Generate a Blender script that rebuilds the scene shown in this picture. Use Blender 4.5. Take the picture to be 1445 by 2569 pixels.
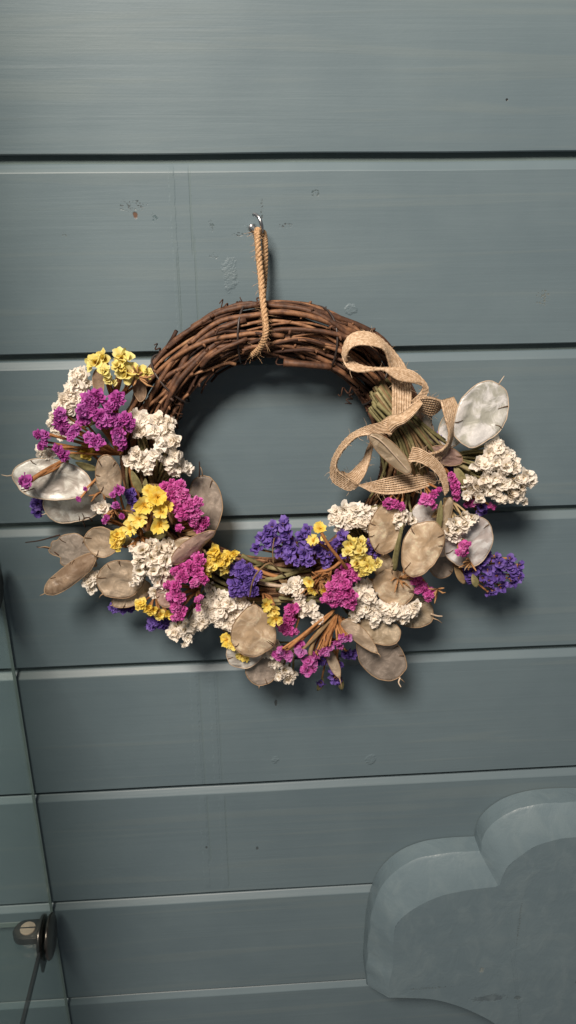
import bpy, math, random
import numpy as np
from mathutils import Vector, Matrix, noise as mnoise

for o in list(bpy.data.objects):
    bpy.data.objects.remove(o)
scene = bpy.context.scene
col = scene.collection
rng = random.Random(7)

# ------------------------------------------------------------------ camera
F_PX, PW, PH = 2050.0, 1445.0, 2569.0
PITCH, YAW, ROLL, CAM_D, CAM_Z = 0.3882, -0.0617, -0.0091, 0.6603, -0.0168
PLANK = 0.145
def basis():
    cp, sp, cy, sy = math.cos(PITCH), math.sin(PITCH), math.cos(YAW), math.sin(YAW)
    f = np.array([-sy*cp, cy*cp, -sp]); r = np.array([cy, sy, 0.0]); u = np.cross(r, f)
    cr, sr = math.cos(ROLL), math.sin(ROLL)
    return cr*r + sr*u, -sr*r + cr*u, f
CR, CU, CF = basis()
CAM = np.array([0.0, -CAM_D, CAM_Z])
cam_data = bpy.data.cameras.new('camera')
cam_data.sensor_fit = 'VERTICAL'
cam_data.sensor_height = 36.0
cam_data.lens = 36.0*F_PX/PH
cam_data.clip_start = 0.01
cam_data.clip_end = 50.0
cam = bpy.data.objects.new('camera', cam_data)
col.objects.link(cam)
cam.matrix_world = Matrix(((CR[0], CU[0], -CF[0], CAM[0]), (CR[1], CU[1], -CF[1], CAM[1]),
                           (CR[2], CU[2], -CF[2], CAM[2]), (0, 0, 0, 1)))
scene.camera = cam

# ------------------------------------------------------------------ light
world = bpy.data.worlds.new('World')
scene.world = world
world.use_nodes = True
world.node_tree.nodes['Background'].inputs[0].default_value = (0.80, 0.81, 0.82, 1)
world.node_tree.nodes['Background'].inputs[1].default_value = 0.135
lamp_data = bpy.data.lights.new('ceiling_lamp', 'AREA')
lamp_data.shape = 'DISK'
lamp_data.size = 0.58
lamp_data.energy = 80.0
lamp_data.color = (1.0, 0.875, 0.755)
lamp = bpy.data.objects.new('ceiling_lamp', lamp_data)
lamp.location = (-0.47, -1.40, 1.17)
lamp.rotation_euler = (Vector((0.02, 0, -0.28)) - lamp.location).to_track_quat('-Z', 'Y').to_euler()
col.objects.link(lamp)
scene.view_settings.view_transform = 'Standard'
scene.view_settings.look = 'None'
scene.view_settings.exposure = 0.0
scene.view_settings.gamma = 1.0

# ------------------------------------------------------------------ geometry helpers
def ray(x, y):
    return CR*(x-PW/2) - CU*(y-PH/2) + CF*F_PX
def W(x, y, h=0.0):
    """the spot seen at photo position x, y that stands h metres in front of the wall"""
    d = ray(x, y)
    return CAM + d*((-h-CAM[1])/d[1])
def Wz(x, y, z):
    d = ray(x, y)
    return CAM + d*((z-CAM[2])/d[2])
def mpp(x, y, h):
    return float(np.linalg.norm(W(x+1, y, h)-W(x, y, h)))
def unit(v):
    v = np.asarray(v, float)
    return v/max(np.linalg.norm(v), 1e-12)
def nz(p, s=1.0, o=0.0):
    return mnoise.noise(Vector((p[0]*s+o, p[1]*s-o, p[2]*s+2*o)))
def spline(pts, n):
    pts = np.asarray(pts, float)
    m = len(pts)
    if m == 2:
        t = np.linspace(0, 1, n)[:, None]
        return pts[0]*(1-t)+pts[1]*t
    P = np.vstack([2*pts[0]-pts[1], pts, 2*pts[-1]-pts[-2]])
    out = []
    for u in np.linspace(0, m-1-1e-9, n):
        i = int(u); t = u-i
        a, b, c, d = P[i], P[i+1], P[i+2], P[i+3]
        out.append(0.5*(2*b+(c-a)*t+(2*a-5*b+4*c-d)*t*t+(3*b-a-3*c+d)*t**3))
    return np.array(out)

class MB:
    def __init__(self):
        self.v = []; self.f = []; self.m = []; self.tip = {}
    def add(self, v, f, mi=0):
        b = len(self.v)
        self.v += [tuple(map(float, p)) for p in v]
        self.f += [tuple(b+i for i in q) for q in f]
        self.m += [mi]*len(f)
    def tube(self, pts, rad, seg=6, mi=0, cap=True):
        pts = np.asarray(pts, float); n = len(pts)
        rad = np.full(n, rad) if np.isscalar(rad) else np.asarray(rad, float)
        T = np.gradient(pts, axis=0)
        ref = np.array([0.31, -0.9, 0.23])
        V = []; N = None
        for i in range(n):
            t = unit(T[i])
            if N is None:
                N = unit(np.cross(t, ref))
            N = unit(N-t*np.dot(N, t)); B = np.cross(t, N)
            for k in range(seg):
                a = 2*math.pi*k/seg
                V.append(pts[i]+rad[i]*(math.cos(a)*N+math.sin(a)*B))
        Fc = []
        for i in range(n-1):
            for k in range(seg):
                k2 = (k+1) % seg
                Fc.append((i*seg+k, i*seg+k2, (i+1)*seg+k2, (i+1)*seg+k))
        if cap:
            Fc.append(tuple(range(seg-1, -1, -1))); Fc.append(tuple((n-1)*seg+k for k in range(seg)))
        self.add(V, Fc, mi)
    def box(self, a, b, mi=0):
        x0, y0, z0 = np.minimum(a, b); x1, y1, z1 = np.maximum(a, b)
        V = [(x, y, z) for x in (x0, x1) for y in (y0, y1) for z in (z0, z1)]
        self.add(V, [(0, 1, 3, 2), (4, 6, 7, 5), (0, 4, 5, 1), (2, 3, 7, 6), (0, 2, 6, 4), (1, 5, 7, 3)], mi)
    def mesh(self, name, mats, smooth=True):
        me = bpy.data.meshes.new(name)
        me.from_pydata(self.v, [], self.f)
        mats = mats if isinstance(mats, (list, tuple)) else [mats]
        for m in mats: me.materials.append(m)
        me.polygons.foreach_set('material_index', self.m)
        me.polygons.foreach_set('use_smooth', [smooth]*len(self.f))
        if self.tip:
            at = me.attributes.new('tip', 'FLOAT', 'POINT')
            at.data.foreach_set('value', [self.tip.get(i, 0.0) for i in range(len(self.v))])
        me.update()
        return me
    def build(self, name, mats, parent=None, smooth=True):
        return link(name, self.mesh(name, mats, smooth), parent)

def link(name, data, parent=None, mw=None):
    o = bpy.data.objects.new(name, data)
    col.objects.link(o)
    if mw is not None: o.matrix_world = mw
    if parent is not None:
        o.parent = parent
        o.matrix_parent_inverse = PINV.setdefault(parent.name, parent_world(parent).inverted())
    return o
PINV = {}
def parent_world(o):
    m = o.matrix_basis.copy()
    if o.parent: m = parent_world(o.parent) @ o.matrix_parent_inverse @ m
    return m
def empty(name, loc):
    o = bpy.data.objects.new(name, None)
    o.location = loc; o.empty_display_size = 0.02
    col.objects.link(o)
    return o
def tag(o, label=None, cat=None, group=None, kind=None):
    if label: o['label'] = label
    if cat: o['category'] = cat
    if group: o['group'] = group
    if kind: o['kind'] = kind
    return o

# ------------------------------------------------------------------ materials
class NT:
    def __init__(self, name):
        self.mat = bpy.data.materials.new(name); self.mat.use_nodes = True
        self.t = self.mat.node_tree; self.n = self.t.nodes; self.l = self.t.links
        self.bsdf = self.n['Principled BSDF']; self.out = self.n['Material Output']
    def new(self, typ, **kw):
        nd = self.n.new(typ)
        for k, v in kw.items():
            if hasattr(nd, k): setattr(nd, k, v)
        return nd
    def put(self, sock, val):
        if hasattr(val, 'is_output') or isinstance(val, bpy.types.NodeSocket): self.l.new(val, sock)
        else: sock.default_value = val
    def math(self, op, a, b=0.0, c=None, clamp=False):
        nd = self.n.new('ShaderNodeMath'); nd.operation = op; nd.use_clamp = clamp
        self.put(nd.inputs[0], a); self.put(nd.inputs[1], b)
        if c is not None: self.put(nd.inputs[2], c)
        return nd.outputs[0]
    def step(self, v, lo, hi):
        nd = self.n.new('ShaderNodeMapRange'); nd.interpolation_type = 'SMOOTHSTEP'
        self.put(nd.inputs[0], v); nd.inputs[1].default_value = lo; nd.inputs[2].default_value = hi
        return nd.outputs[0]
    def ramp(self, fac, stops):
        nd = self.n.new('ShaderNodeValToRGB'); e = nd.color_ramp.elements
        while len(e) < len(stops): e.new(0.5)
        for i, (p, c) in enumerate(stops):
            e[i].position = p; e[i].color = (*c, 1)
        self.put(nd.inputs[0], fac)
        return nd.outputs[0]
    def mix(self, fac, a, b, mode='MIX'):
        nd = self.n.new('ShaderNodeMix'); nd.data_type = 'RGBA'; nd.blend_type = mode
        self.put(nd.inputs[0], fac)
        for i, v in ((6, a), (7, b)):
            self.put(nd.inputs[i], (*v, 1) if isinstance(v, tuple) and len(v) == 3 else v)
        return nd.outputs[2]
    def noise(self, vec, scale, detail=4, rough=0.55, dist=0.0):
        nd = self.n.new('ShaderNodeTexNoise'); self.put(nd.inputs['Vector'], vec)
        nd.inputs['Scale'].default_value = scale; nd.inputs['Detail'].default_value = detail
        nd.inputs['Roughness'].default_value = rough; nd.inputs['Distortion'].default_value = dist
        return nd.outputs[0]
    def pos(self, scale=(1, 1, 1), off=(0, 0, 0), obj=False):
        src = self.n.new('ShaderNodeTexCoord').outputs['Object'] if obj else self.n.new('ShaderNodeNewGeometry').outputs['Position']
        mp = self.n.new('ShaderNodeMapping'); self.l.new(src, mp.inputs[0])
        mp.inputs['Scale'].default_value = scale; mp.inputs['Location'].default_value = off
        return mp.outputs[0]
    def rand(self):
        return self.n.new('ShaderNodeObjectInfo').outputs['Random']
    def bump(self, h, strength, dist):
        nd = self.n.new('ShaderNodeBump'); nd.inputs['Strength'].default_value = strength
        nd.inputs['Distance'].default_value = dist; self.put(nd.inputs['Height'], h)
        self.l.new(nd.outputs[0], self.bsdf.inputs['Normal'])
        return nd.outputs[0]
    def base(self, c, rough=0.5, spec=0.5):
        self.put(self.bsdf.inputs['Base Color'], (*c, 1) if isinstance(c, tuple) and len(c) == 3 else c)
        self.put(self.bsdf.inputs['Roughness'], rough)
        self.bsdf.inputs['Specular IOR Level'].default_value = spec

PAINT = (0.108, 0.152, 0.176)
def paint_material(name, marks, drips, chips=0.0, grain=1.0, tone=1.0, gloss=0.40):
    SAGE = tuple(x*tone for x in PAINT)
    m = NT(name)
    rnd = m.rand()
    offv = m.new('ShaderNodeVectorMath', operation='ADD')
    m.l.new(m.n.new('ShaderNodeNewGeometry').outputs['Position'], offv.inputs[0])
    cmb = m.new('ShaderNodeCombineXYZ'); m.l.new(m.math('MULTIPLY', rnd, 7.0), cmb.inputs[0]); m.l.new(m.math('MULTIPLY', rnd, 3.0), cmb.inputs[2])
    m.l.new(cmb.outputs[0], offv.inputs[1])
    def P(sx, sy, sz):
        mp = m.new('ShaderNodeMapping'); m.l.new(offv.outputs[0], mp.inputs[0]); mp.inputs['Scale'].default_value = (sx, sy, sz)
        return mp.outputs[0]
    g1 = m.noise(P(5, 30, 170), 1.0, 5, 0.6, 0.6)       # brushed grain along the boards
    g2 = m.noise(P(1.6, 10, 46), 1.0, 3, 0.5, 1.6)       # wavy figure of the timber
    g3 = m.noise(P(7, 7, 9), 1.0, 4, 0.6)                # broad paint unevenness
    fine = m.noise(P(260, 260, 420), 1.0, 2, 0.5)
    c = m.mix(m.step(g3, 0.3, 0.72), tuple(x*0.93 for x in SAGE), (SAGE[0]*1.07, SAGE[1]*1.05, SAGE[2]*1.03))
    c = m.mix(m.math('MULTIPLY', m.step(g1, 0.52, 0.75), 0.08*grain), c, tuple(x*0.62 for x in SAGE))
    c = m.mix(m.math('MULTIPLY', m.step(g2, 0.55, 0.66), 0.10*grain), c, (0.21, 0.235, 0.21))
    hgt = m.math('ADD', m.math('MULTIPLY', g1, 0.45*grain), m.math('MULTIPLY', g2, 0.55*grain))
    hgt = m.math('ADD', hgt, m.math('MULTIPLY', fine, 0.10))
    pos = m.new('ShaderNodeSeparateXYZ'); m.l.new(m.n.new('ShaderNodeNewGeometry').outputs['Position'], pos.inputs[0])
    X, Z = pos.outputs[0], pos.outputs[2]
    wob = m.noise(m.pos((160, 160, 160)), 1.0, 3, 0.6)
    crack = m.noise(m.pos((620, 620, 620)), 1.0, 3, 0.6)
    for (px, py, rx, ry, thr, dark) in marks:
        q = W(px, py); rxm = rx*mpp(px, py, 0); rym = ry*mpp(px, py, 0)*1.05
        dx = m.math('DIVIDE', m.math('SUBTRACT', X, float(q[0])), rxm)
        dz = m.math('DIVIDE', m.math('SUBTRACT', Z, float(q[2])), rym)
        d = m.math('SQRT', m.math('ADD', m.math('MULTIPLY', dx, dx), m.math('MULTIPLY', dz, dz)))
        d = m.math('ADD', d, m.math('MULTIPLY', m.math('SUBTRACT', wob, 0.5), 1.7))
        k = m.math('SUBTRACT', 1.0, m.step(d, 0.55, 1.05))
        if thr > 0: k = m.math('MULTIPLY', k, m.step(crack, thr, thr+0.06))
        if dark is None:
            hgt = m.math('ADD', hgt, m.math('MULTIPLY', k, m.math('ADD', 0.5, m.math('MULTIPLY', crack, 1.8))))
        else:
            c = m.mix(m.math('MULTIPLY', k, dark[3]), c, dark[:3])
            hgt = m.math('SUBTRACT', hgt, m.math('MULTIPLY', k, 1.0))
    for (px, py, py2, wpx, amp, dk) in drips:
        a, b = W(px, py), W(px, py2)
        lo, hi = min(a[2], b[2]), max(a[2], b[2])
        wm = wpx*mpp(px, py, 0)
        dx = m.math('SUBTRACT', X, float(a[0]))
        dx = m.math('ADD', dx, m.math('MULTIPLY', m.math('SUBTRACT', wob, 0.5), wm*1.4))
        k = m.math('SUBTRACT', 1.0, m.step(m.math('ABSOLUTE', dx), wm*0.6, wm*1.2))
        k = m.math('MULTIPLY', k, m.math('MULTIPLY', m.step(Z, lo-0.004, lo+0.004), m.math('SUBTRACT', 1.0, m.step(Z, hi-0.004, hi+0.004))))
        hgt = m.math('ADD', hgt, m.math('MULTIPLY', k, amp))
        if dk: c = m.mix(m.math('MULTIPLY', k, dk), c, (0.10, 0.14, 0.145))
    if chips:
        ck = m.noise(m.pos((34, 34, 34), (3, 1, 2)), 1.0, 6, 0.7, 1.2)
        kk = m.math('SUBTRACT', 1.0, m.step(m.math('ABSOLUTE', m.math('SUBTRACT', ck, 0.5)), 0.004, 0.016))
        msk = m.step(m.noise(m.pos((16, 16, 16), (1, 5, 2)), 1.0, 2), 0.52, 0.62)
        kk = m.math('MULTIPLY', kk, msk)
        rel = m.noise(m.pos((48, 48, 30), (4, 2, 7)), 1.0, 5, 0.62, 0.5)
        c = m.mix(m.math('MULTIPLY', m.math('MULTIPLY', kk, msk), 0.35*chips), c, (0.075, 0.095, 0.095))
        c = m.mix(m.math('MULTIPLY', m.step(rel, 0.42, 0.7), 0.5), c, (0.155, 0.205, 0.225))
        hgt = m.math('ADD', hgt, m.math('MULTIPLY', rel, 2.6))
    m.base(c, m.math('ADD', gloss, m.math('MULTIPLY', g3, 0.14)), 0.42)
    m.bump(hgt, 0.40, 0.0009)
    return m.mat

def simple(name, stops, scale=40, rough=0.6, spec=0.3, bump=0.0, stretch=(1, 1, 1), randmix=0.6, metallic=0.0, transl=0.0, obj=False):
    m = NT(name)
    nse = m.noise(m.pos(stretch, obj=obj), scale, 4, 0.6)
    fac = m.math('ADD', m.math('MULTIPLY', m.step(nse, 0.3, 0.7), 1-randmix), m.math('MULTIPLY', m.rand(), randmix))
    c = m.ramp(fac, stops)
    m.base(c, rough, spec)
    m.bsdf.inputs['Metallic'].default_value = metallic
    if bump: m.bump(nse, bump, 0.001)
    if transl:
        tr = m.new('ShaderNodeBsdfTranslucent'); m.l.new(c, tr.inputs[0])
        mx = m.new('ShaderNodeMixShader'); mx.inputs[0].default_value = transl
        m.l.new(m.bsdf.outputs[0], mx.inputs[1]); m.l.new(tr.outputs[0], mx.inputs[2]); m.l.new(mx.outputs[0], m.out.inputs[0])
    return m.mat

def pod_material(name, dark, light, clear=0.1, gloss=0.5, spots=0.15):
    g_ = sum(light)/3; light = tuple(min(0.88, (0.75*x+0.25*g_)*1.68) for x in light); dark = tuple(0.62*x*1.3+0.38*y for x, y in zip(dark, light))
    m = NT(name)
    rn = m.rand()
    off = m.new('ShaderNodeCombineXYZ'); m.l.new(m.math('MULTIPLY', rn, 9.0), off.inputs[0])
    va = m.new('ShaderNodeVectorMath', operation='ADD')
    m.l.new(m.n.new('ShaderNodeNewGeometry').outputs['Position'], va.inputs[0]); m.l.new(off.outputs[0], va.inputs[1])
    def sc(s):
        mp = m.new('ShaderNodeMapping'); m.l.new(va.outputs[0], mp.inputs[0]); mp.inputs['Scale'].default_value = (s, s, s)
        return mp.outputs[0]
    big = m.noise(sc(75), 1.0, 4, 0.6, 0.8)
    sm = m.noise(sc(420), 1.0, 3, 0.65)
    spk = m.noise(sc(210), 1.0, 5, 0.7)
    c = m.mix(m.step(big, 0.40, 0.60), dark, light)
    c = m.mix(m.math('MULTIPLY', m.math('MULTIPLY', m.step(sm, 0.45, 0.62), m.step(big, 0.48, 0.6)), 0.6), c, tuple(min(1, x*1.45) for x in light))  # silky sheen painted into the pod colour as brighter blotches
    c = m.mix(m.math('MULTIPLY', m.step(spk, 0.63, 0.72), spots), c, (0.09, 0.055, 0.03))
    m.base(c, m.math('SUBTRACT', 0.52-0.16*gloss, m.math('MULTIPLY', m.step(big, 0.42, 0.62), 0.14*gloss)), 0.45+0.45*gloss)
    m.bsdf.inputs['Sheen Weight'].default_value = 0.15
    m.bump(m.math('ADD', m.math('MULTIPLY', sm, 0.22), m.math('MULTIPLY', big, 1.6)), 0.6, 0.0014)
    m.bsdf.inputs['Coat Weight'].default_value = 0.5*gloss; m.bsdf.inputs['Coat Roughness'].default_value = 0.22
    tr = m.new('ShaderNodeBsdfTranslucent'); m.l.new(c, tr.inputs[0])
    mx = m.new('ShaderNodeMixShader'); mx.inputs[0].default_value = 0.38
    m.l.new(m.bsdf.outputs[0], mx.inputs[1]); m.l.new(tr.outputs[0], mx.inputs[2])
    tp = m.new('ShaderNodeBsdfTransparent'); tp.inputs[0].default_value = (0.95, 0.88, 0.8, 1)
    m2 = m.new('ShaderNodeMixShader'); m2.inputs[0].default_value = clear*1.9
    m.l.new(mx.outputs[0], m2.inputs[1]); m.l.new(tp.outputs[0], m2.inputs[2]); m.l.new(m2.outputs[0], m.out.inputs[0])
    return m.mat

def petal_material(name, stops, heart=(0.3, 0.3, 0.1), faded=(0.5, 0.4, 0.3), transl=0.38):
    m = NT(name)
    nse = m.noise(m.pos((1, 1, 1)), 240, 3, 0.6)
    fac = m.math('ADD', m.math('MULTIPLY', m.step(nse, 0.3, 0.7), 0.55), m.math('MULTIPLY', m.rand(), 0.45))
    c = m.ramp(fac, stops)
    at = m.new('ShaderNodeAttribute'); at.attribute_name = 'tip'
    tip = m.math('ADD', at.outputs['Fac'], m.math('MULTIPLY', m.math('SUBTRACT', nse, 0.5), 0.7))
    c = m.mix(m.step(tip, 0.15, 0.6), heart, c)
    wear = m.noise(m.pos((1, 1, 1)), 95, 3, 0.6)
    c = m.mix(m.math('MULTIPLY', m.step(wear, 0.52, 0.75), 0.55), c, faded)
    c = m.mix(m.math('MULTIPLY', m.step(tip, 0.85, 1.15), 0.35), c, faded)
    m.base(c, 0.72, 0.2)
    m.bump(nse, 0.25, 0.0006)
    tr = m.new('ShaderNodeBsdfTranslucent'); m.l.new(c, tr.inputs[0])
    mx = m.new('ShaderNodeMixShader'); mx.inputs[0].default_value = transl
    m.l.new(m.bsdf.outputs[0], mx.inputs[1]); m.l.new(tr.outputs[0], mx.inputs[2]); m.l.new(mx.outputs[0], m.out.inputs[0])
    return m.mat

DK = (0.035, 0.04, 0.04)
RUST = (0.10, 0.045, 0.02)
wall_marks = [
    (340, 541, 7, 10, 0.0, (*RUST, 0.9)), (335, 515, 40, 14, 0.55, (*DK, 0.7)), (388, 547, 9, 12, 0.5, (0.06, 0.10, 0.115, 0.9)),
    (792, 484, 9, 12, 0.5, (0.05, 0.075, 0.08, 0.9)), (632, 570, 13, 12, 0.48, (*DK, 0.95)), (606, 588, 26, 5, 0.5, (*DK, 0.8)),
    (715, 566, 20, 6, 0.52, (*DK, 0.7)), (531, 568, 9, 13, 0.5, (0.07, 0.10, 0.11, 0.8)), (536, 643, 12, 8, 0.52, (0.08, 0.11, 0.12, 0.7)),
    (578, 690, 20, 42, 0.0, None), (657, 527, 4, 22, 0.5, (*DK, 0.7)),
    (1272, 250, 3, 3, 0.0, (0.01, 0.01, 0.01, 0.95)), (1362, 748, 20, 22, 0.54, (0.11, 0.12, 0.10, 0.7)), (162, 590, 10, 8, 0.55, (0.09, 0.11, 0.11, 0.6)),
    (692, 1762, 4, 12, 0.0, (*DK, 0.8)), (645, 2128, 4, 7, 0.0, (*DK, 0.7)), (518, 2126, 3, 5, 0.0, (*DK, 0.7)), (345, 1505, 4, 8, 0.0, (*DK, 0.7)),
    (880, 775, 16, 14, 0.0, None), (930, 1905, 14, 16, 0.0, None), (690, 1905, 10, 10, 0.0, None)]
wall_drips = [(428, 420, 860, 7, 0.7, 0.10), (474, 420, 640, 3, -0.8, 0.45), (488, 600, 880, 3, -0.8, 0.4), (446, 640, 890, 4, -0.6, 0.25),
              (484, 1690, 1975, 9, 0.8, 0), (500, 1690, 1975, 3, -0.6, 0.25), (531, 1690, 1975, 8, 0.8, 0), (546, 1690, 1975, 3, -0.6, 0.2),
              (507, 2000, 2225, 8, 0.7, 0), (520, 2000, 2160, 2.5, -0.6, 0.35), (556, 2000, 2225, 8, 0.6, 0), (565, 2000, 2225, 2.5, -0.6, 0.25)]
M_wall = paint_material('sage_painted_board', wall_marks, wall_drips)
board_marks = [(1205, 2428, 44, 13, 0.0, (0.075, 0.10, 0.115, 0.75)), (1272, 2426, 10, 7, 0.0, (0.09, 0.115, 0.12, 0.6)), (1165, 2497, 12, 5, 0.0, (0.09, 0.115, 0.12, 0.6)),
               (1235, 2500, 22, 7, 0.0, (0.085, 0.11, 0.12, 0.6)), (1415, 2388, 5, 7, 0.45, (*DK, 0.7)), (1185, 2358, 6, 10, 0.4, (0.30, 0.30, 0.24, 0.6)),
               (1060, 2402, 60, 4, 0.52, (0.10, 0.12, 0.12, 0.6)), (1275, 2240, 3, 70, 0.5, (0.10, 0.12, 0.12, 0.6))]
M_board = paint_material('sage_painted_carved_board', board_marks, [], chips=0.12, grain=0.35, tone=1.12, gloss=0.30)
M_gap = simple('dark_gap', [(0, (0.11, 0.15, 0.15)), (1, (0.15, 0.2, 0.2))], 30)
M_vine = simple('vine_bark', [(0, (0.035, 0.017, 0.011)), (0.35, (0.095, 0.044, 0.024)), (0.7, (0.215, 0.105, 0.052)), (1, (0.36, 0.21, 0.115))], 150, 0.6, 0.35, 0.6, (1, 1, 1), 0.55)
M_vine_dark = simple('old_dark_vine', [(0, (0.02, 0.011, 0.009)), (1, (0.07, 0.032, 0.018))], 150, 0.7, 0.25, 0.5)
M_vine_cut = simple('cut_vine_wood', [(0, (0.30, 0.17, 0.09)), (1, (0.46, 0.29, 0.17))], 300)
M_wire = simple('dark_wire', [(0, (0.02, 0.015, 0.014)), (1, (0.045, 0.032, 0.028))], 200, 0.45, 0.5)
M_jute = simple('jute', [(0, (0.27, 0.155, 0.075)), (0.5, (0.44, 0.275, 0.145)), (1, (0.60, 0.41, 0.25))], 900, 0.75, 0.35, 0.8, (1, 1, 1), 0.0)
M_ribbon = simple('jute_ribbon', [(0, (0.33, 0.22, 0.13)), (0.5, (0.45, 0.32, 0.205)), (1, (0.58, 0.44, 0.31))], 420, 0.6, 0.4, 0.3, (1, 1, 1), 0.0)
M_steel = simple('zinc_steel', [(0, (0.42, 0.42, 0.44)), (1, (0.62, 0.62, 0.64))], 200, 0.28, 0.5, 0, (1, 1, 1), 0.2, 1.0)
M_bronze = simple('clip_metal', [(0, (0.15, 0.13, 0.115)), (1, (0.24, 0.21, 0.185))], 90, 0.25, 0.5, 0, (1, 1, 1), 0.2, 1.0)
M_rubber = simple('black_seal', [(0, (0.006, 0.006, 0.006)), (1, (0.012, 0.012, 0.012))], 90, 0.6)
M_screw = simple('brass_screw_head', [(0, (0.42, 0.34, 0.26)), (1, (0.52, 0.43, 0.33))], 120, 0.55, 0.4, 0, (1, 1, 1), 0.3, 0.3)
M_stem = simple('dried_green_stem', [(0, (0.085, 0.075, 0.032)), (0.5, (0.17, 0.155, 0.07)), (1, (0.30, 0.25, 0.14))], 260, 0.7, 0.25, 0.4)
M_brown = simple('dried_brown_stalk', [(0, (0.16, 0.065, 0.022)), (0.5, (0.30, 0.135, 0.05)), (1, (0.42, 0.215, 0.09))], 300, 0.7, 0.25, 0.5)
M_calyx = simple('dried_calyx', [(0, (0.17, 0.075, 0.028)), (0.5, (0.33, 0.16, 0.065)), (1, (0.46, 0.27, 0.13))], 500, 0.75, 0.2, 0.5, transl=0.15)
M_palecalyx = simple('pale_calyx', [(0, (0.22, 0.15, 0.07)), (0.5, (0.36, 0.27, 0.14)), (1, (0.48, 0.38, 0.22))], 500, 0.75, 0.2, 0.5, transl=0.15)
M_leaf = simple('dried_leaf', [(0, (0.14, 0.085, 0.04)), (0.5, (0.25, 0.165, 0.085)), (1, (0.34, 0.245, 0.13))], 200, 0.7, 0.25, 0.5, transl=0.2)
M_white = petal_material('white_petal', [(0, (0.76, 0.67, 0.56)), (0.3, (0.88, 0.82, 0.73)), (1, (0.94, 0.91, 0.86))], (0.55, 0.47, 0.30), (0.90, 0.82, 0.71))
M_pink = petal_material('magenta_petal', [(0, (0.42, 0.05, 0.25)), (0.4, (0.62, 0.10, 0.40)), (1, (0.70, 0.22, 0.54))], (0.26, 0.03, 0.13), (0.66, 0.27, 0.50))
M_purple = petal_material('purple_petal', [(0, (0.30, 0.04, 0.22)), (0.4, (0.46, 0.08, 0.37)), (1, (0.56, 0.17, 0.52))], (0.17, 0.02, 0.11), (0.44, 0.18, 0.48))
M_lilac = petal_material('lilac_pink_petal', [(0, (0.40, 0.06, 0.29)), (0.5, (0.56, 0.13, 0.42)), (1, (0.56, 0.26, 0.56))], (0.40, 0.05, 0.25), (0.52, 0.32, 0.60))
M_violet = petal_material('violet_petal', [(0, (0.085, 0.045, 0.24)), (0.45, (0.165, 0.10, 0.42)), (1, (0.28, 0.19, 0.58))], (0.09, 0.04, 0.15), (0.27, 0.18, 0.45))
M_yellow = petal_material('yellow_petal', [(0, (0.72, 0.48, 0.045)), (0.4, (0.84, 0.66, 0.12)), (1, (0.88, 0.78, 0.30))], (0.70, 0.42, 0.04), (0.86, 0.76, 0.36))
M_lemon = petal_material('pale_yellow_petal', [(0, (0.66, 0.52, 0.10)), (0.4, (0.82, 0.71, 0.22)), (1, (0.86, 0.80, 0.38))], (0.62, 0.42, 0.06), (0.86, 0.80, 0.48))
POD = {
    'silver': pod_material('silvery_pod', (0.25, 0.20, 0.17), (0.60, 0.53, 0.48), 0.12, 0.65, 0.45),
    'tan': pod_material('tan_pod', (0.30, 0.225, 0.15), (0.42, 0.335, 0.235), 0.10, 0.5, 0.2),
    'gold': pod_material('golden_tan_pod', (0.36, 0.25, 0.135), (0.52, 0.405, 0.27), 0.10, 0.6, 0.15),
    'olive': pod_material('olive_pod', (0.28, 0.215, 0.13), (0.40, 0.325, 0.22), 0.12, 0.5, 0.15),
    'grey': pod_material('grey_clear_pod', (0.24, 0.20, 0.165), (0.36, 0.30, 0.25), 0.25, 0.5, 0.2),
    'brown': pod_material('brown_pod', (0.17, 0.105, 0.06), (0.26, 0.175, 0.105), 0.06, 0.4, 0.85),
    'mauve': pod_material('mauve_pod', (0.24, 0.14, 0.12), (0.36, 0.245, 0.19), 0.06, 0.5, 0.2),
    'pearl': pod_material('pearly_pod', (0.40, 0.325, 0.30), (0.64, 0.55, 0.51), 0.08, 0.7, 0.12),
    'sheen': pod_material('green_silver_pod', (0.27, 0.275, 0.20), (0.62, 0.60, 0.53), 0.10, 0.9, 0.2)}
M_rim = simple('pod_rim', [(0, (0.20, 0.125, 0.07)), (1, (0.36, 0.25, 0.155))], 300, 0.55, 0.4)
M_rimpale = simple('pale_pod_rim', [(0, (0.36, 0.27, 0.19)), (1, (0.52, 0.42, 0.32))], 300, 0.5, 0.4)
M_seed = simple('seed_stalk', [(0, (0.05, 0.027, 0.014)), (1, (0.12, 0.065, 0.03))], 300)
def glass_material():
    m = NT('clear_glass')
    m.n.remove(m.bsdf)
    tp = m.new('ShaderNodeBsdfTransparent'); tp.inputs[0].default_value = (0.935, 0.963, 0.953, 1)
    gl = m.new('ShaderNodeBsdfGlossy'); gl.inputs['Roughness'].default_value = 0.02
    lw = m.new('ShaderNodeLayerWeight'); lw.inputs[0].default_value = 0.5
    fr = m.math('ADD', 0.04, m.math('MULTIPLY', m.math('POWER', lw.outputs['Facing'], 5.0), 0.75))
    mx = m.new('ShaderNodeMixShader')
    m.l.new(fr, mx.inputs[0]); m.l.new(tp.outputs[0], mx.inputs[1]); m.l.new(gl.outputs[0], mx.inputs[2])
    m.l.new(mx.outputs[0], m.out.inputs[0])
    return m.mat
M_glass = glass_material()
M_glassedge = simple('green_glass_edge', [(0, (0.13, 0.17, 0.17)), (1, (0.20, 0.24, 0.235))], 60, 0.4, 0.4)

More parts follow.
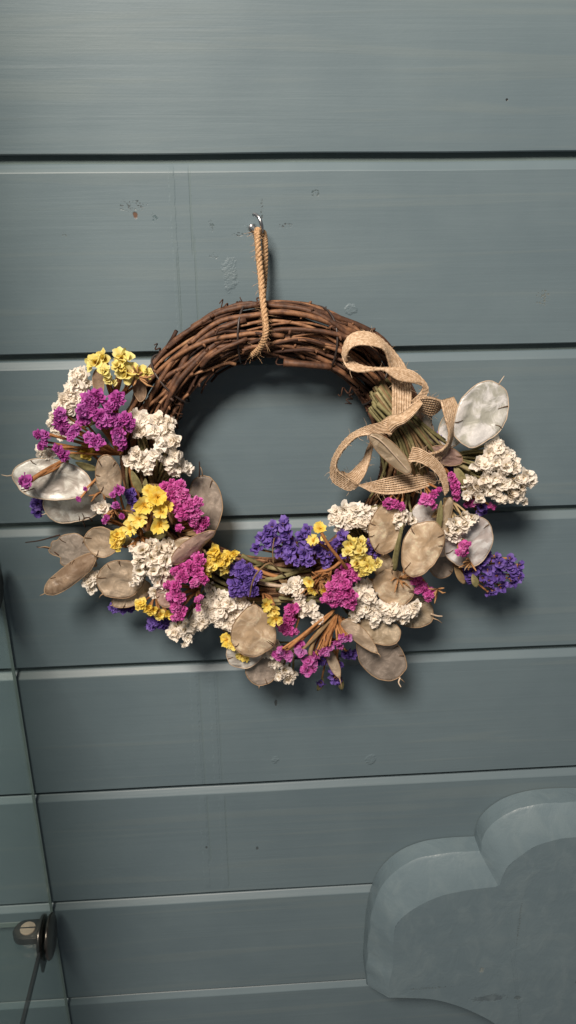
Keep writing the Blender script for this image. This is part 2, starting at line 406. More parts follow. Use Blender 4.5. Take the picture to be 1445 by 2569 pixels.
# ------------------------------------------------------------------ wall of boards
mb = MB()
mb.box((-0.9, 0.0068, -1.5), (0.9, 0.03, 0.5))
wall = mb.build('wall', M_gap, None, False)
tag(wall, 'wall of wide horizontal boards painted sage grey green', 'wall', kind='structure')
GAP, DEP, CH, CHD = 0.0062, 0.017, 0.0058, 0.0042
for k in range(-2, 9):
    zt, zb = -(k-1)*PLANK - GAP, -k*PLANK          # k-th seam lies at z = -k * PLANK
    dy = rng.uniform(-0.0006, 0.0006)
    prof = [(0.0+dy, zb), (0.0+dy, zb+0.02), (0.0+dy, zt-CH), (CHD, zt), (DEP, zt), (DEP, zb+0.0008), (0.0009, zb+0.0002)]
    prof = [(0.0009+dy, zb), (dy, zb+0.0009), (dy, zt-CH-0.0006), (dy+0.0004, zt-CH+0.0002), (CHD-0.0005, zt-0.0007), (CHD+0.0004, zt), (0.008, zt), (0.008, zb)]
    mb = MB()
    xs = np.linspace(-0.85, 0.85, 60)
    V = []
    for x in xs:
        for (y, z) in prof:
            w = 0.0005*nz((x*9, z*40, k), 1.0, k*3.1)
            V.append((x, y, z+w))
    n = len(prof); Fc = []
    for i in range(len(xs)-1):
        for j in range(n):
            j2 = (j+1) % n
            Fc.append((i*n+j, (i+1)*n+j, (i+1)*n+j2, i*n+j2))
    Fc.append(tuple(range(n))); Fc.append(tuple((len(xs)-1)*n+j for j in range(n-1, -1, -1)))
    mb.add(V, Fc)
    mb.build('plank', M_wall, wall, False)

# ------------------------------------------------------------------ scalloped board, lower right
def resample(pts, n):
    pts = np.asarray(pts, float)
    d = np.r_[0, np.cumsum(np.linalg.norm(np.diff(pts, axis=0), axis=1))]
    t = np.linspace(0, d[-1], n)
    return np.stack([np.interp(t, d, pts[:, i]) for i in range(pts.shape[1])], 1)
lobe1 = [(914, 2426), (912, 2412), (911, 2390), (913, 2350), (918, 2290), (930, 2228), (956, 2176), (1000, 2136), (1056, 2112), (1120, 2102), (1190, 2098)]
lobe2 = [(1190, 2098), (1194, 2074), (1206, 2048), (1232, 2022), (1272, 1999), (1330, 1983), (1400, 1977), (1462, 1977)]
in1 = [(976, 2503), (975, 2492), (978, 2460), (986, 2420), (989, 2340), (1002, 2310), (1042, 2278), (1100, 2250), (1160, 2236), (1205, 2229), (1253, 2224)]
in2 = [(1253, 2224), (1262, 2196), (1276, 2172), (1300, 2152), (1342, 2124), (1400, 2106), (1440, 2101), (1478, 2100)]
H1, H2 = 0.0225, 0.0385
def wl(pts, h, n): return resample(spline([W(x, y, h) for x, y in pts], 200), n)
A = np.vstack([wl(lobe1, 0.001, 40), wl(lobe2, 0.001, 40)])
C = np.vstack([wl(in1, H2, 40), wl(in2, H2, 40)])
symx = max(A[-1][0], C[-1][0]) + 0.006
for L in (A, C): L[-1][0] = symx
bottom = [W(x, y, H2) for x, y in [(976, 2503), (1030, 2504), (1090, 2508), (1150, 2524), (1200, 2545), (1246, 2572), (1290, 2620), (1316, 2680), (1326, 2760), (1328, 2860)]]
bottom = spline(bottom, 30)
bottom2 = [W(x, y, 0.001) for x, y in [(926, 2493), (990, 2480), (1050, 2476), (1110, 2484), (1160, 2500), (1204, 2522), (1240, 2560), (1262, 2612), (1270, 2690), (1272, 2780)]]
def half(side):
    def mx(p):
        q = np.array(p, float)
        if side: q[:, 0] = 2*symx - q[:, 0]
        return q
    return mx
mb = MB()
for side in (0, 1):
    f = half(side)
    a0 = f(A); a1 = a0.copy(); a1[:, 1] = -(H1-0.0012); a1b = a0*1.0; a1b[:, 1] = -H1
    c = f(C); c2 = c.copy(); c2[:, 1] = -H2
    a1b += (c2-a1b)*0.06
    cin = c2.copy(); cpre = c2 + (a1b-c2)*0.05; cpre[:, 1] = -(H2-0.0006)
    rows = [a0, a1, a1b, cpre, c2]
    # a rounded edge wanders a little, as hand-worked wood does
    for r_i, r in enumerate(rows[1:4]):
        for p in r: p += np.array([1, 0.4, 1])*(0.0010*nz(p*60, 1.0, r_i)+0.0006*nz(p*260, 1.0, r_i))
    n = len(a0); V = np.vstack(rows); Fc = []
    for i in range(4):
        for j in range(n-1):
            q = (i*n+j, (i+1)*n+j, (i+1)*n+j+1, i*n+j+1)
            Fc.append(q if side else q[::-1])
    mb.add(V, Fc)
    # front face: fan from the inner edge down to the lower edge
    b = f(bottom); b[:, 1] = -H2
    bb = f(np.array(bottom)); bb[:, 1] = -0.001
    up = resample(c2, 60); lo = resample(np.vstack([b, [[symx, -H2, b[-1][2]]]]), 60)
    # pair the upper edge with the lower edge; left end of both meet
    Vf = np.vstack([up, lo]); Ff = [(j, 60+j, 61+j, j+1) for j in range(59)]
    mb.add(Vf, [q if side else q[::-1] for q in Ff])
    # underside
    lo2 = lo.copy(); lo2[:, 1] = -0.001
    Fu = [(j, 60+j, 61+j, j+1) for j in range(59)]
    mb.add(np.vstack([lo, lo2]), [q if side else q[::-1] for q in Fu])
    # close the small end between rim and underside
    mb.add([a0[0], a1[0], a1b[0], c2[0], lo2[0]], [(0, 1, 2, 3, 4)])
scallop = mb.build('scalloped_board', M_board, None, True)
tag(scallop, 'thick scalloped wooden board with chamfered edge, painted grey green, standing against the plank wall', 'board')
mod = scallop.modifiers.new('edges', 'EDGE_SPLIT'); mod.split_angle = math.radians(28)

# ------------------------------------------------------------------ glass shelving, left edge
gx = W(131, 2270, 0.003)[0]
zs_lo = W(133, 2312, 0.012)[2]
zs_hi = W(2, 1452, 0.012)[2]
unit_root = empty('glass_shelf_unit', (gx, -0.012, zs_lo))
tag(unit_root, 'clear glass shelf unit with bronze corner clips, standing close to the plank wall', 'glass shelf')
T = 0.0028
mb = MB()
mb.box((gx-T, -0.0043, -1.2), (gx, -0.30, 0.42))
pane = mb.build('side_pane', M_glass, unit_root, False)
mb = MB(); mb.box((gx-T, -0.003, -1.2), (gx, -0.0041, 0.42))
mb.build('ground_edge', M_glassedge, pane, False)
def disc(mb, c, ax, r, t, n=28, bev=0.0012, sx=1.0):
    ax = unit(ax); u = unit(np.cross(ax, (0.1, 0.3, 0.9))); v = np.cross(ax, u)
    prof = [(-t/2, 0.0), (-t/2, r-bev), (-t/2+bev*0.3, r-bev*0.3), (-t/2+bev, r), (t/2-bev, r), (t/2-bev*0.3, r-bev*0.3), (t/2, r-bev), (t/2, 0.0)]
    V = []; Fc = []
    for (a, rr) in prof:
        for k in range(n):
            g = 2*math.pi*k/n
            V.append(np.asarray(c)+ax*a+rr*(math.cos(g)*u+math.sin(g)*v))
    for i in range(len(prof)-1):
        for k in range(n):
            Fc.append((i*n+k, i*n+(k+1) % n, (i+1)*n+(k+1) % n, (i+1)*n+k))
    mb.add(V, Fc)
for zs, sx, sy in ((zs_lo, 80, 2340), (zs_hi, None, None)):
    mb = MB(); mb.box((gx-T-0.40, -0.0135, zs-0.003), (gx-T-0.0035, -0.30, zs+0.003))
    sh = mb.build('shelf', M_glass, unit_root, False)
    mb = MB(); mb.box((gx-T-0.40, -0.0122, zs-0.003), (gx-T-0.0035, -0.0133, zs+0.003))
    mb.build('ground_edge', M_glassedge, sh, False)
    mb = MB(); mb.box((gx-T-0.0033, -0.045, zs-0.0032), (gx-T-0.0004, -0.30, zs+0.0034))
    mb.build('edge_seal', M_rubber, sh, False)
    hc = 0.031
    mb = MB()
    disc(mb, (gx+0.0026, -hc, zs+0.001), (1, 0, 0), 0.0225, 0.004, 36, 0.0022)
    disc(mb, (gx-T-0.0026, -hc, zs+0.001), (1, 0, 0), 0.0220, 0.004, 36, 0.0022)
    # tongue that lies on the shelf
    q = Wz(80, 2340, zs_lo+0.009) if sx else None
    cx, cyy = gx-T-0.020, -hc+0.002
    n = 20; V = []
    out = [(gx-T-0.004, cyy-0.0125)] + [(cx+0.0125*math.cos(a), cyy+0.0125*math.sin(a)) for a in np.linspace(-math.pi/2, -1.5*math.pi, n)] + [(gx-T-0.004, cyy+0.0125)]
    m_ = len(out)
    cen = np.array([cx+0.01, cyy])
    rows = []
    for zz, s in ((zs+0.0031, 1.0), (zs+0.0085, 1.0), (zs+0.0105, 0.96), (zs+0.0112, 0.86)):
        for (x, y) in out:
            p = cen+(np.array([x, y])-cen)*s; rows.append((min(p[0], gx-T-0.003), p[1], zz))
    Fc = []
    for i in range(3):
        for j in range(m_-1): Fc.append((i*m_+j, i*m_+j+1, (i+1)*m_+j+1, (i+1)*m_+j))
    Fc.append(tuple(3*m_+j for j in range(m_)))
    mb.add(rows, Fc)
    clip = mb.build('corner_clip', M_bronze, unit_root, True)
    md = clip.modifiers.new('edges', 'EDGE_SPLIT'); md.split_angle = math.radians(40)
    mb = MB(); disc(mb, (cx+0.003, cyy, zs+0.0116), (0, 0, 1), 0.0078, 0.0022, 24, 0.0005)
    screw = mb.build('screw_head', M_screw, clip, False)
    mb = MB(); mb.box((cx+0.003-0.0077, cyy-0.0006, zs+0.0122), (cx+0.003+0.0077, cyy+0.0006, zs+0.0130))
    mb.build('screw_slot', M_rubber, clip, False)
    mb = MB(); mb.box((gx-T-0.003, -hc+0.004, zs-0.026), (gx-T-0.0005, -hc-0.02, zs-0.004))
    mb.build('rubber_pad', M_rubber, clip, False)

# ------------------------------------------------------------------ hook
mb = MB()
hk = [W(632, 571, -0.004), W(633, 571, 0.006), W(637, 574, 0.013), W(646, 584, 0.017), W(654, 585, 0.021), W(657, 574, 0.024), W(655, 560, 0.025), W(650, 547, 0.024), W(643, 540, 0.022), W(636, 538, 0.020)]
mb.tube(spline(hk, 40), 0.0014, 10)
hook = mb.build('cup_hook', M_steel)
tag(hook, 'small bent steel cup hook screwed into the plank above the wreath', 'hook')
mb = MB(); disc(mb, W(632, 571, 0.0012), (0, -1, 0), 0.0027, 0.003, 18, 0.001)
mb.build('collar', M_steel, hook)

# ------------------------------------------------------------------ wreath
RC = (690, 1157)
HC = 0.027
ring_c = W(RC[0], RC[1], HC)
pR = [np.linalg.norm(W(RC[0]+dx, RC[1]+dy, HC)-ring_c) for dx, dy in ((-322, 0), (322, 0), (0, -319), (0, 322))]
RX, RZ = (pR[0]+pR[1])/2, (pR[2]+pR[3])/2
RT = 0.0178
RZ -= 0.0030
wreath = empty('wreath', (ring_c[0], 0, ring_c[2]))
tag(wreath, 'twisted vine wreath with dried white, yellow, pink and violet flowers, honesty pods and jute bow', 'wreath')
def torus(th, ph, rho):
    """th: turn round the ring from the right, anticlockwise; ph: turn round the bundle; rho: distance from its core"""
    rad = np.array([math.cos(th), 0, math.sin(th)])
    base = ring_c+np.array([RX*math.cos(th), 0, RZ*math.sin(th)])
    return base+rho*(math.cos(ph)*rad*1.06+math.sin(ph)*np.array([0, -0.95, 0]))
def vine(seed, th0, span, ph0, twist, rho, r, mat, wob=0.0022, flare=0.0):
    n = max(14, int(span*22))
    pts = []
    rr = []
    for i in range(n):
        s = i/(n-1); th = th0+span*s
        ph = ph0+twist*(th-th0)+0.35*mnoise.noise(Vector((th*1.3, seed*3.7, 0)))
        ro = rho*(1+0.16*mnoise.noise(Vector((th*1.8, seed*1.9, 4)))) + flare*max(0, abs(s-0.5)*2-0.8)*5
        p = torus(th, ph, ro)
        p = p+wob*np.array([mnoise.noise(Vector((th*4, seed, k*7.3))) for k in range(3)])
        pts.append(p); rr.append(r*(1-0.28*s)*(1+0.10*mnoise.noise(Vector((th*9, seed, 1)))))
    mb = MB(); mb.tube(pts, rr, 7)
    # little nodes where leaves once sat
    for i in range(4, n-2, rng.randint(6, 10)):
        d = unit(np.array([rng.uniform(-1, 1), -0.6, rng.uniform(-1, 1)]))
        mb.tube([pts[i], pts[i]+d*r*1.9], [r*0.75, r*0.35], 5)
    o = mb.build('vine', [mat, M_vine_cut], wreath)
    me = o.data
    return o
sd = 0
for i in range(20):      # core of the bundle
    vine(sd, rng.uniform(0, 6.28), rng.uniform(4.4, 6.2), rng.uniform(0, 6.28), rng.choice((0.35, -0.3, 0.7, -0.6)), RT*rng.uniform(0.2, 0.62), rng.uniform(0.0012, 0.0022), M_vine_dark); sd += 1
for i in range(64):      # outer windings
    vine(sd, rng.uniform(0, 6.28), rng.uniform(2.0, 5.2), rng.uniform(0, 6.28), rng.choice((0.5, 0.7, -0.45, -0.7, 0.3, 0.9)), RT*rng.uniform(0.74, 1.0), rng.uniform(0.0010, 0.0022), rng.choice((M_vine, M_vine, M_vine_dark)), flare=rng.choice((0, 0, 0.002))); sd += 1
for i in range(18):      # thin wild shoots
    vine(sd, rng.uniform(0.1, 2.6), rng.uniform(0.6, 1.3), rng.uniform(0, 3.1), rng.choice((1.2, -1.2, 1.6, -1.5)), RT*rng.uniform(0.95, 1.08), rng.uniform(0.0009, 0.0016), rng.choice((M_vine, M_vine_dark)), 0.003, 0.003); sd += 1
# long strands that show plainly along the top of the ring
for (t0, sp, p0, tw, ro, r) in [(0.75, 1.75, 0.15, 0.12, 1.02, 0.0033), (1.0, 1.7, 0.45, 0.25, 1.0, 0.0029), (0.8, 1.3, 1.0, -0.5, 0.98, 0.0028), (1.5, 1.5, 1.75, -0.55, 1.0, 0.0026),
                                (1.75, 1.3, 0.9, 0.55, 1.02, 0.0030), (1.6, 1.25, 2.25, -0.7, 1.0, 0.0027), (0.55, 1.3, 1.5, 0.4, 1.02, 0.0027), (0.45, 1.2, 2.2, 0.3, 1.0, 0.0025),
                                (0.3, 1.05, 2.7, 0.25, 1.0, 0.0024), (1.9, 1.05, 1.3, 0.3, 1.03, 0.0031), (2.0, 1.0, 1.9, 0.25, 1.02, 0.0027), (0.9, 0.9, 2.6, -0.3, 0.98, 0.0026),
                                (2.1, 0.9, 2.5, -0.2, 1.0, 0.0025), (0.6, 1.0, 0.75, 0.5, 1.02, 0.0029), (4.3, 1.2, 1.9, 0.3, 1.0, 0.0026), (4.2, 1.1, 2.4, 0.25, 1.0, 0.0024), (4.4, 1.0, 2.9, -0.2, 1.0, 0.0025)]:
    vine(sd, t0, sp, p0+rng.uniform(-.2, .2), tw*1.5, RT*ro*1.03, r*0.8, M_vine, 0.0024); sd += 1
# tie wires
for (th, sl) in ((1.80, 0.16), (1.15, -0.22), (2.45, 0.10), (0.72, -0.30), (5.0, 0.1), (3.6, 0.1)):
    mb = MB()
    mb.tube([torus(th+sl*math.sin(a*0.5)-sl*0.5, a, RT*1.12) for a in np.linspace(-0.6, 2*math.pi-0.4, 40)], 0.0009, 6)
    mb.build('tie_wire', M_wire, wreath)
# curled tendrils
def tendril(x, y, h, dx, dy, ln, curls, rad, mat=None):
    p0 = W(x, y, h); s = mpp(x, y, h)
    d = np.array([dx, 0, -dy])*s*ln/max(1e-6, math.hypot(dx, dy))
    side = unit(np.cross(unit(d), (0, 1, 0)))
    pts = []
    for t in np.linspace(0, 1, 34):
        a = 2*math.pi*curls*t
        pts.append(p0+d*t+side*math.sin(a)*rad*s*(0.4+t)+np.array([0, -1, 0])*(math.cos(a)-1)*rad*s*(0.3+t)*0.8)
    mb = MB(); mb.tube(pts, np.linspace(0.0009, 0.0004, 34), 5)
    return mb.build('tendril', mat or M_vine_dark, wreath)
for a in [(590, 782, .03, -30, -16, 44, 3, 9), (585, 778, .03, 20, -18, 34, 2.2, 8), (640, 772, .03, 12, -22, 34, 2, 6), (790, 800, .03, 20, -14, 40, 1.2, 6), (735, 795, .032, -30, -14, 26, .4, 4),
          (405, 885, .03, -14, -16, 26, 2, 6), (435, 990, .04, 6, 40, 60, 2.4, 9), (425, 1010, .035, 14, 30, 60, 2.8, 8), (690, 890, .04, 10, 20, 40, 1.4, 8), (640, 900, .035, -24, 8, 36, 1.5, 5),
          (900, 975, .042, -40, 8, 52, 2.4, 8), (885, 985, .036, -8, 22, 34, 2.6, 7), (890, 845, .03, -14, -30, 44, .3, 4), (935, 990, .04, -30, -8, 40, 2, 7), (540, 840, .05, 20, -18, 34, .7, 5), (440, 930, .045, 8, 24, 40, 1.5, 7)]:
    tendril(*a)
mb = MB(); mb.tube(spline([W(505, 920, .045), W(528, 895, .049), (W(566, 872, .050)), W(620, 850, .047)], 16), [0.0017]*16, 8)
mb.build('vine', M_vine, wreath)
mb = MB(); mb.tube(spline([W(712, 910, .040), W(760, 914, .042), W(830, 920, .040)], 12), [0.0036, 0.0031]+[0.0028]*10, 8)
mb.build('vine', M_vine, wreath)

# ------------------------------------------------------------------ hanging twine
def rope(pts, ply, n, turns):
    path = spline(pts, n)
    T_ = np.gradient(path, axis=0)
    N = None; fr = []
    for i in range(n):
        t = unit(T_[i])
        if N is None: N = unit(np.cross(t, (0.3, 0.9, 0.1)))
        N = unit(N-t*np.dot(N, t)); fr.append((N, np.cross(t, N)))
    out = []
    for k in range(3):
        out.append([path[i]+ply*1.05*(math.cos(2*math.pi*(turns*i/n+k/3))*fr[i][0]+math.sin(2*math.pi*(turns*i/n+k/3))*fr[i][1]) for i in range(n)])
    return path, out
twp = [W(653, 588, .0205), W(646, 578, .025), W(646, 600, .027), W(650, 650, .030), W(655, 700, .036), W(659, 750, .045), W(665, 800, .053), W(667, 832, .0555), W(660, 860, .053), W(646, 880, .046), W(632, 890, .036), W(630, 886, .024), W(640, 870, .008)]
twb = [W(653, 588, .0205), W(660, 584, .0185), W(664, 605, .017), W(665, 650, .017), W(663, 700, .017), W(660, 745, .014), W(662, 790, .008), W(660, 840, .005)]
loop = MB()
for pts, n, tr in ((twp, 190, 17), (twb, 110, 12)):
    path, plies = rope(pts, 0.00125, n, tr)
    for p in plies: loop.tube(p, 0.0013, 7)
hair_path = spline(twp, 200)
twine = loop.build('hanging_twine', M_jute, wreath)
mb = MB()
for i in range(90):
    p = hair_path[rng.randint(10, 185)]
    d = unit(np.array([rng.uniform(-1, 1), rng.uniform(-0.6, 0.1), rng.uniform(-0.8, 0.6)]))
    ln = rng.uniform(0.004, 0.0095); b = unit(np.array([rng.uniform(-1, 1), -0.3, rng.uniform(-1, 1)]))*ln*0.25
    mb.tube([p, p+d*ln*0.6+b*0.4, p+d*ln+b], [0.00016, 0.00013, 0.00008], 3, cap=False)
tag(mb.build('loose_fibres', M_jute, twine), kind='stuff')

# ------------------------------------------------------------------ jute bow
def RB(X, Y, h):                       # positions read on an enlarged view of the bow
    return W(820+X/4.014, 820+Y/4.014, h)
def ribbon(name, e1, e2, parent, n=70, cords=8, thick=0.0007):
    E1 = resample(spline([RB(*p) for p in e1], 160), n); E2 = resample(spline([RB(*p) for p in e2], 160), n)
    na = cords*5+1
    base = np.array([[E1[i]*(1-s)+E2[i]*s for s in np.linspace(0, 1, na)] for i in range(n)])
    ds = np.gradient(base, axis=0); da = np.gradient(base, axis=1)
    nrm = np.cross(ds, da); nrm /= np.linalg.norm(nrm, axis=2, keepdims=True)+1e-12
    wid = np.linalg.norm(E2-E1, axis=1)
    mb = MB()
    V = []
    for side in (1, -1):
        for i in range(n):
            for j in range(na):
                s = j/(na-1)*cords
                amp = thick*(0.15+1.35*abs(math.sin(math.pi*s))**0.7)*min(1, wid[i]/0.006)
                amp *= 1+0.25*math.sin(i*2.4+int(s)*1.9)
                V.append(base[i, j]+nrm[i, j]*amp*side)
    Fc = []; K = n*na
    for i in range(n-1):
        for j in range(na-1):
            a = i*na+j
            if j % 5 == 4 and j < na-2: continue          # slit between two cords
            Fc.append((a, a+1, a+na+1, a+na)); Fc.append((K+a, K+a+na, K+a+na+1, K+a+1))
        for j in (0, na-1):
            a = i*na+j; Fc.append((a, a+na, K+a+na, K+a))
    for i in (0, n-1):
        for j in range(na-1):
            a = i*na+j; Fc.append((a, a+1, K+a+1, K+a))
    mb.add(V, Fc)
    for i in range(1, n-1, 2):                           # weft threads
        mb.tube(base[i, ::5], 0.00028, 4, cap=False)
    o = mb.build(name, M_ribbon, parent)
    hb = MB()
    for k in range(34):
        i = rng.randint(1, n-2); E = rng.choice((E1, E2)); p = E[i]
        d = unit(unit(E[i]-(E1[i]+E2[i])/2)*0.8+np.array([rng.uniform(-1, 1), rng.uniform(-.7, .2), rng.uniform(-1, 1)]))
        ln = rng.uniform(0.002, 0.0065)
        hb.tube([p, p+d*ln*0.5, p+d*ln+np.array([rng.uniform(-1, 1), 0, rng.uniform(-1, 1)])*ln*0.3], [0.00017, 0.00014, 0.00009], 3, cap=False)
    tag(hb.build('loose_fibres', M_ribbon, parent), kind='stuff')
    return o
mb = MB()
# knot: the band pulled across the middle, puffed forward
kn1 = spline([RB(545, 950, .060), RB(630, 893, .066), RB(740, 868, .070), RB(840, 800, .068), RB(930, 720, .060)], 40)
kn2 = spline([RB(630, 1105, .060), RB(700, 1020, .068), RB(790, 960, .071), RB(885, 860, .068), RB(950, 760, .060)], 40)
V = []; na = 37
for i in range(40):
    for j in range(na):
        s = j/(na-1); p = kn1[i]*(1-s)+kn2[i]*s
        p = p+np.array([0, -1, 0])*(0.0085*math.sin(math.pi*s)**0.7+0.0011*abs(math.sin(math.pi*s*7)))
        V.append(p)
mb.add(V, [(i*na+j, i*na+j+1, (i+1)*na+j+1, (i+1)*na+j) for i in range(39) for j in range(na-1)])
bow = mb.build('ribbon_bow', M_ribbon, wreath)
sol = bow.modifiers.new('thick', 'SOLIDIFY'); sol.thickness = 0.0012
tag(bow, 'jute ribbon bow tied at the right of the ring')
ribbon('ribbon_loop',
       [(655, 900, .064), (655, 760, .062), (655, 600, .058), (640, 470, .058), (615, 330, .062), (580, 240, .066), (500, 200, .068), (340, 182, .069), (240, 215, .069), (195, 290, .067), (200, 350, .064)],
       [(845, 860, .064), (850, 760, .060), (850, 600, .054), (800, 410, .048), (690, 260, .046), (590, 160, .047), (480, 75, .048), (340, 44, .049), (220, 95, .050), (162, 230, .052), (165, 340, .054)], bow)
ribbon('ribbon_loop',
       [(162, 230, .052), (165, 330, .060), (205, 410, .067), (300, 450, .070), (420, 440, .070), (560, 432, .070), (650, 500, .070), (740, 545, .070), (880, 560, .068), (960, 590, .064), (940, 660, .062), (850, 745, .064)],
       [(200, 240, .050), (200, 290, .050), (250, 335, .051), (330, 385, .054), (450, 412, .056), (600, 418, .058), (720, 420, .060), (820, 430, .060), (910, 470, .060), (1010, 590, .060), (1000, 690, .060), (880, 790, .064)], bow)
ribbon('ribbon_loop',
       [(640, 905, .068), (540, 958, .066), (400, 1000, .062), (250, 1080, .056), (140, 1190, .052), (60, 1330, .050), (38, 1470, .050), (60, 1560, .054), (130, 1612, .060), (225, 1650, .064), (320, 1600, .064)],
       [(650, 1085, .070), (560, 1072, .070), (430, 1085, .070), (310, 1108, .069), (210, 1190, .068), (130, 1290, .067), (95, 1380, .067), (112, 1440, .068), (190, 1500, .068), (270, 1560, .067), (316, 1590, .065)], bow)
ribbon('ribbon_loop',
       [(225, 1645, .060), (310, 1595, .057), (385, 1490, .052), (430, 1350, .048), (470, 1190, .046), (560, 1080, .050)],
       [(150, 1450, .052), (215, 1475, .048), (300, 1400, .043), (370, 1330, .040), (405, 1230, .040), (480, 1080, .044)], bow)
ribbon('ribbon_tail',
       [(312, 1592, .064), (430, 1568, .060), (600, 1520, .056), (800, 1475, .054), (1000, 1455, .050), (1080, 1470, .045)],
       [(322, 1602, .064), (450, 1657, .068), (600, 1686, .069), (800, 1670, .067), (960, 1630, .062), (1100, 1578, .055)], bow)
ribbon('ribbon_loop',
       [(850, 790, .066), (940, 716, .064), (1050, 706, .062), (1150, 742, .060), (1190, 760, .058)],
       [(880, 815, .062), (940, 852, .056), (1040, 896, .050), (1110, 860, .048), (1180, 770, .050)], bow, 40)
ribbon('ribbon_loop',
       [(1145, 738, .066), (1172, 860, .070), (1212, 1000, .072), (1230, 1100, .071), (1205, 1190, .069), (1130, 1250, .066), (1030, 1275, .060)],
       [(1275, 703, .050), (1328, 830, .052), (1312, 960, .054), (1275, 1080, .055), (1240, 1190, .055), (1190, 1285, .056), (1105, 1350, .056)], bow)
ribbon('ribbon_tail',
       [(870, 1206, .060), (950, 1228, .066), (1080, 1310, .071), (1180, 1425, .073), (1215, 1560, .074), (1225, 1650, .074)],
       [(812, 1362, .068), (905, 1360, .071), (1000, 1400, .074), (1095, 1470, .076), (1155, 1570, .076), (1185, 1700, .076)], bow)

# ------------------------------------------------------------------ honesty pods
def pod(cx, cy, a, b, ang, h, kind, tilt=(0, 0), egg=0.12, point=0.0, cup=0.0, curl=0.0, tip=14, seeds=3, fold=0.0, ragged=0.0, label=None, pale=False):
    """a, b: half length and half width; ang: where its tip points, degrees clockwise from the right"""
    c = W(cx, cy, h); s = mpp(cx, cy, h)
    t = math.radians(ang)
    u = np.array([math.cos(t), 0, -math.sin(t)]); v = np.array([math.sin(t), 0, math.cos(t)]); n = np.array([0, -1.0, 0])
    Rm = np.array(Matrix.Rotation(math.radians(tilt[0]), 3, Vector(u)) @ Matrix.Rotation(math.radians(tilt[1]), 3, Vector(v)))
    u, v, n = Rm @ u, Rm @ v, Rm @ n
    aw, bw = a*s, b*s
    NA, NRr = 48, 9
    sdv = rng.uniform(0, 50)
    def P(r, g):
        x = math.cos(g); y = math.sin(g)
        sh = (1+egg*x)*(1-point*max(0, x)**3)
        k = 1.0+ragged*mnoise.noise(Vector((math.cos(g)*2.6, math.sin(g)*2.6, sdv)))*r + 0.075*mnoise.noise(Vector((x*1.5, y*1.5, sdv))) + 0.02*mnoise.noise(Vector((x*6, y*6, sdv)))
        lx, ly = x*r*k, y*r*k*sh
        z = cup*bw*(lx*lx*0.6+ly*ly) - fold*bw*abs(ly) + 0.12*bw*mnoise.noise(Vector((lx*1.7, ly*1.7, sdv+3))) + 0.045*bw*mnoise.noise(Vector((lx*5, ly*5, sdv+9)))
        yy = ly*bw
        if curl:
            R_ = bw/curl; an = ly*curl
            yy = math.sin(an)*R_*1.0; z += (math.cos(an)-1)*R_
        return c+u*lx*aw+v*yy+n*z
    mb = MB(); V = [P(0, 0)]; Fc = []
    for i in range(1, NRr+1):
        for k in range(NA): V.append(P(i/NRr, 2*math.pi*k/NA))
    for k in range(NA): Fc.append((0, 1+k, 1+(k+1) % NA))
    for i in range(NRr-1):
        for k in range(NA):
            Fc.append((1+i*NA+k, 1+(i+1)*NA+k, 1+(i+1)*NA+(k+1) % NA, 1+i*NA+(k+1) % NA))
    mb.add(V, Fc)
    o = mb.build('seed_pod', POD[kind], wreath)
    if label: o['label'] = label
    sm = o.modifiers.new('thick', 'SOLIDIFY'); sm.thickness = 0.0003; sm.offset = 0
    rim = MB()
    edge = [P(1.0, 2*math.pi*k/NA) for k in range(NA+1)]
    rim.tube(edge, 0.00042, 5, cap=False)
    if tip:
        e0 = P(1.0, 0); d = unit(u+0.25*v*rng.uniform(-1, 1)+0.2*n)
        rim.tube([e0, e0+d*tip*s*0.5, e0+unit(d+0.3*v*rng.uniform(-1, 1))*tip*s], [0.0006, 0.0004, 0.00025], 5)
    rim.build('rim', M_rimpale if pale or kind in ('pearl', 'sheen', 'silver') else M_rim, o)
    for k in range(seeds):
        g = rng.choice((1, -1))*rng.uniform(0.5, 2.4)
        p0, p1, p2 = P(0.97, g), P(0.85, g+0.02), P(rng.uniform(0.62, 0.76), g+rng.uniform(-0.05, 0.05))
        q = MB(); q.tube([p0+n*0.0004, p1+n*0.0006, p2+n*0.0005], [0.0005, 0.0004, 0.00025], 5)
        q.build('seed_stalk', M_seed, o)
    return o

pod(132, 1202, 99, 55, 188, .058, 'silver', (14, 4), 0.10, 0.1, 0.35, 0.5, 26, 3)
pod(188, 1254, 80, 62, 160, .046, 'silver', (-12, 0), 0.05, 0.0, 0.3, 0.3, 12, 3)
pod(272, 1197, 64, 33, 268, .070, 'tan', (10, -12), 0.0, 0.0, 0.1, 0.6, 0, 4)
pod(257, 1357, 46, 42, 150, .058, 'tan', (0, 10), 0.05, 0, 0.25, 0.2, 0, 2)
pod(192, 1385, 58, 44, 190, .040, 'grey', (0, 8), 0.0, 0, 0.1, 0.2, 30, 2, ragged=0.35)
pod(176, 1441, 82, 31, 143, .052, 'brown', (18, -6), 0.05, 0, 0.1, 1.1, 14, 3)
pod(304, 1452, 64, 57, 140, .060, 'tan', (-8, 6), 0.05, 0.12, 0.12, 0.2, 16, 4)
pod(330, 1490, 56, 30, 150, .050, 'tan', (0, 0), 0.05, 0.1, 0.12, 0.2, 8, 1)
pod(516, 1266, 74, 41, 266, .040, 'grey', (0, 10), 0.05, 0, 0.15, 0.3, 24, 2)
pod(462, 1385, 46, 38, 150, .066, 'olive', (0, 0), 0.05, 0, 0.1, 0.3, 0, 1)
pod(484, 1372, 70, 29, 322, .076, 'mauve', (24, 0), -0.1, 0.35, 0.2, 0.9, 0, 2)
pod(420, 1478, 52, 30, 98, .070, 'mauve', (-20, 0), 0.05, 0.1, 0.2, 0.6, 0, 2)
pod(636, 1582, 77, 56, 272, .074, 'gold', (0, -4), -0.16, 0.45, 0.10, 0.2, 10, 4)
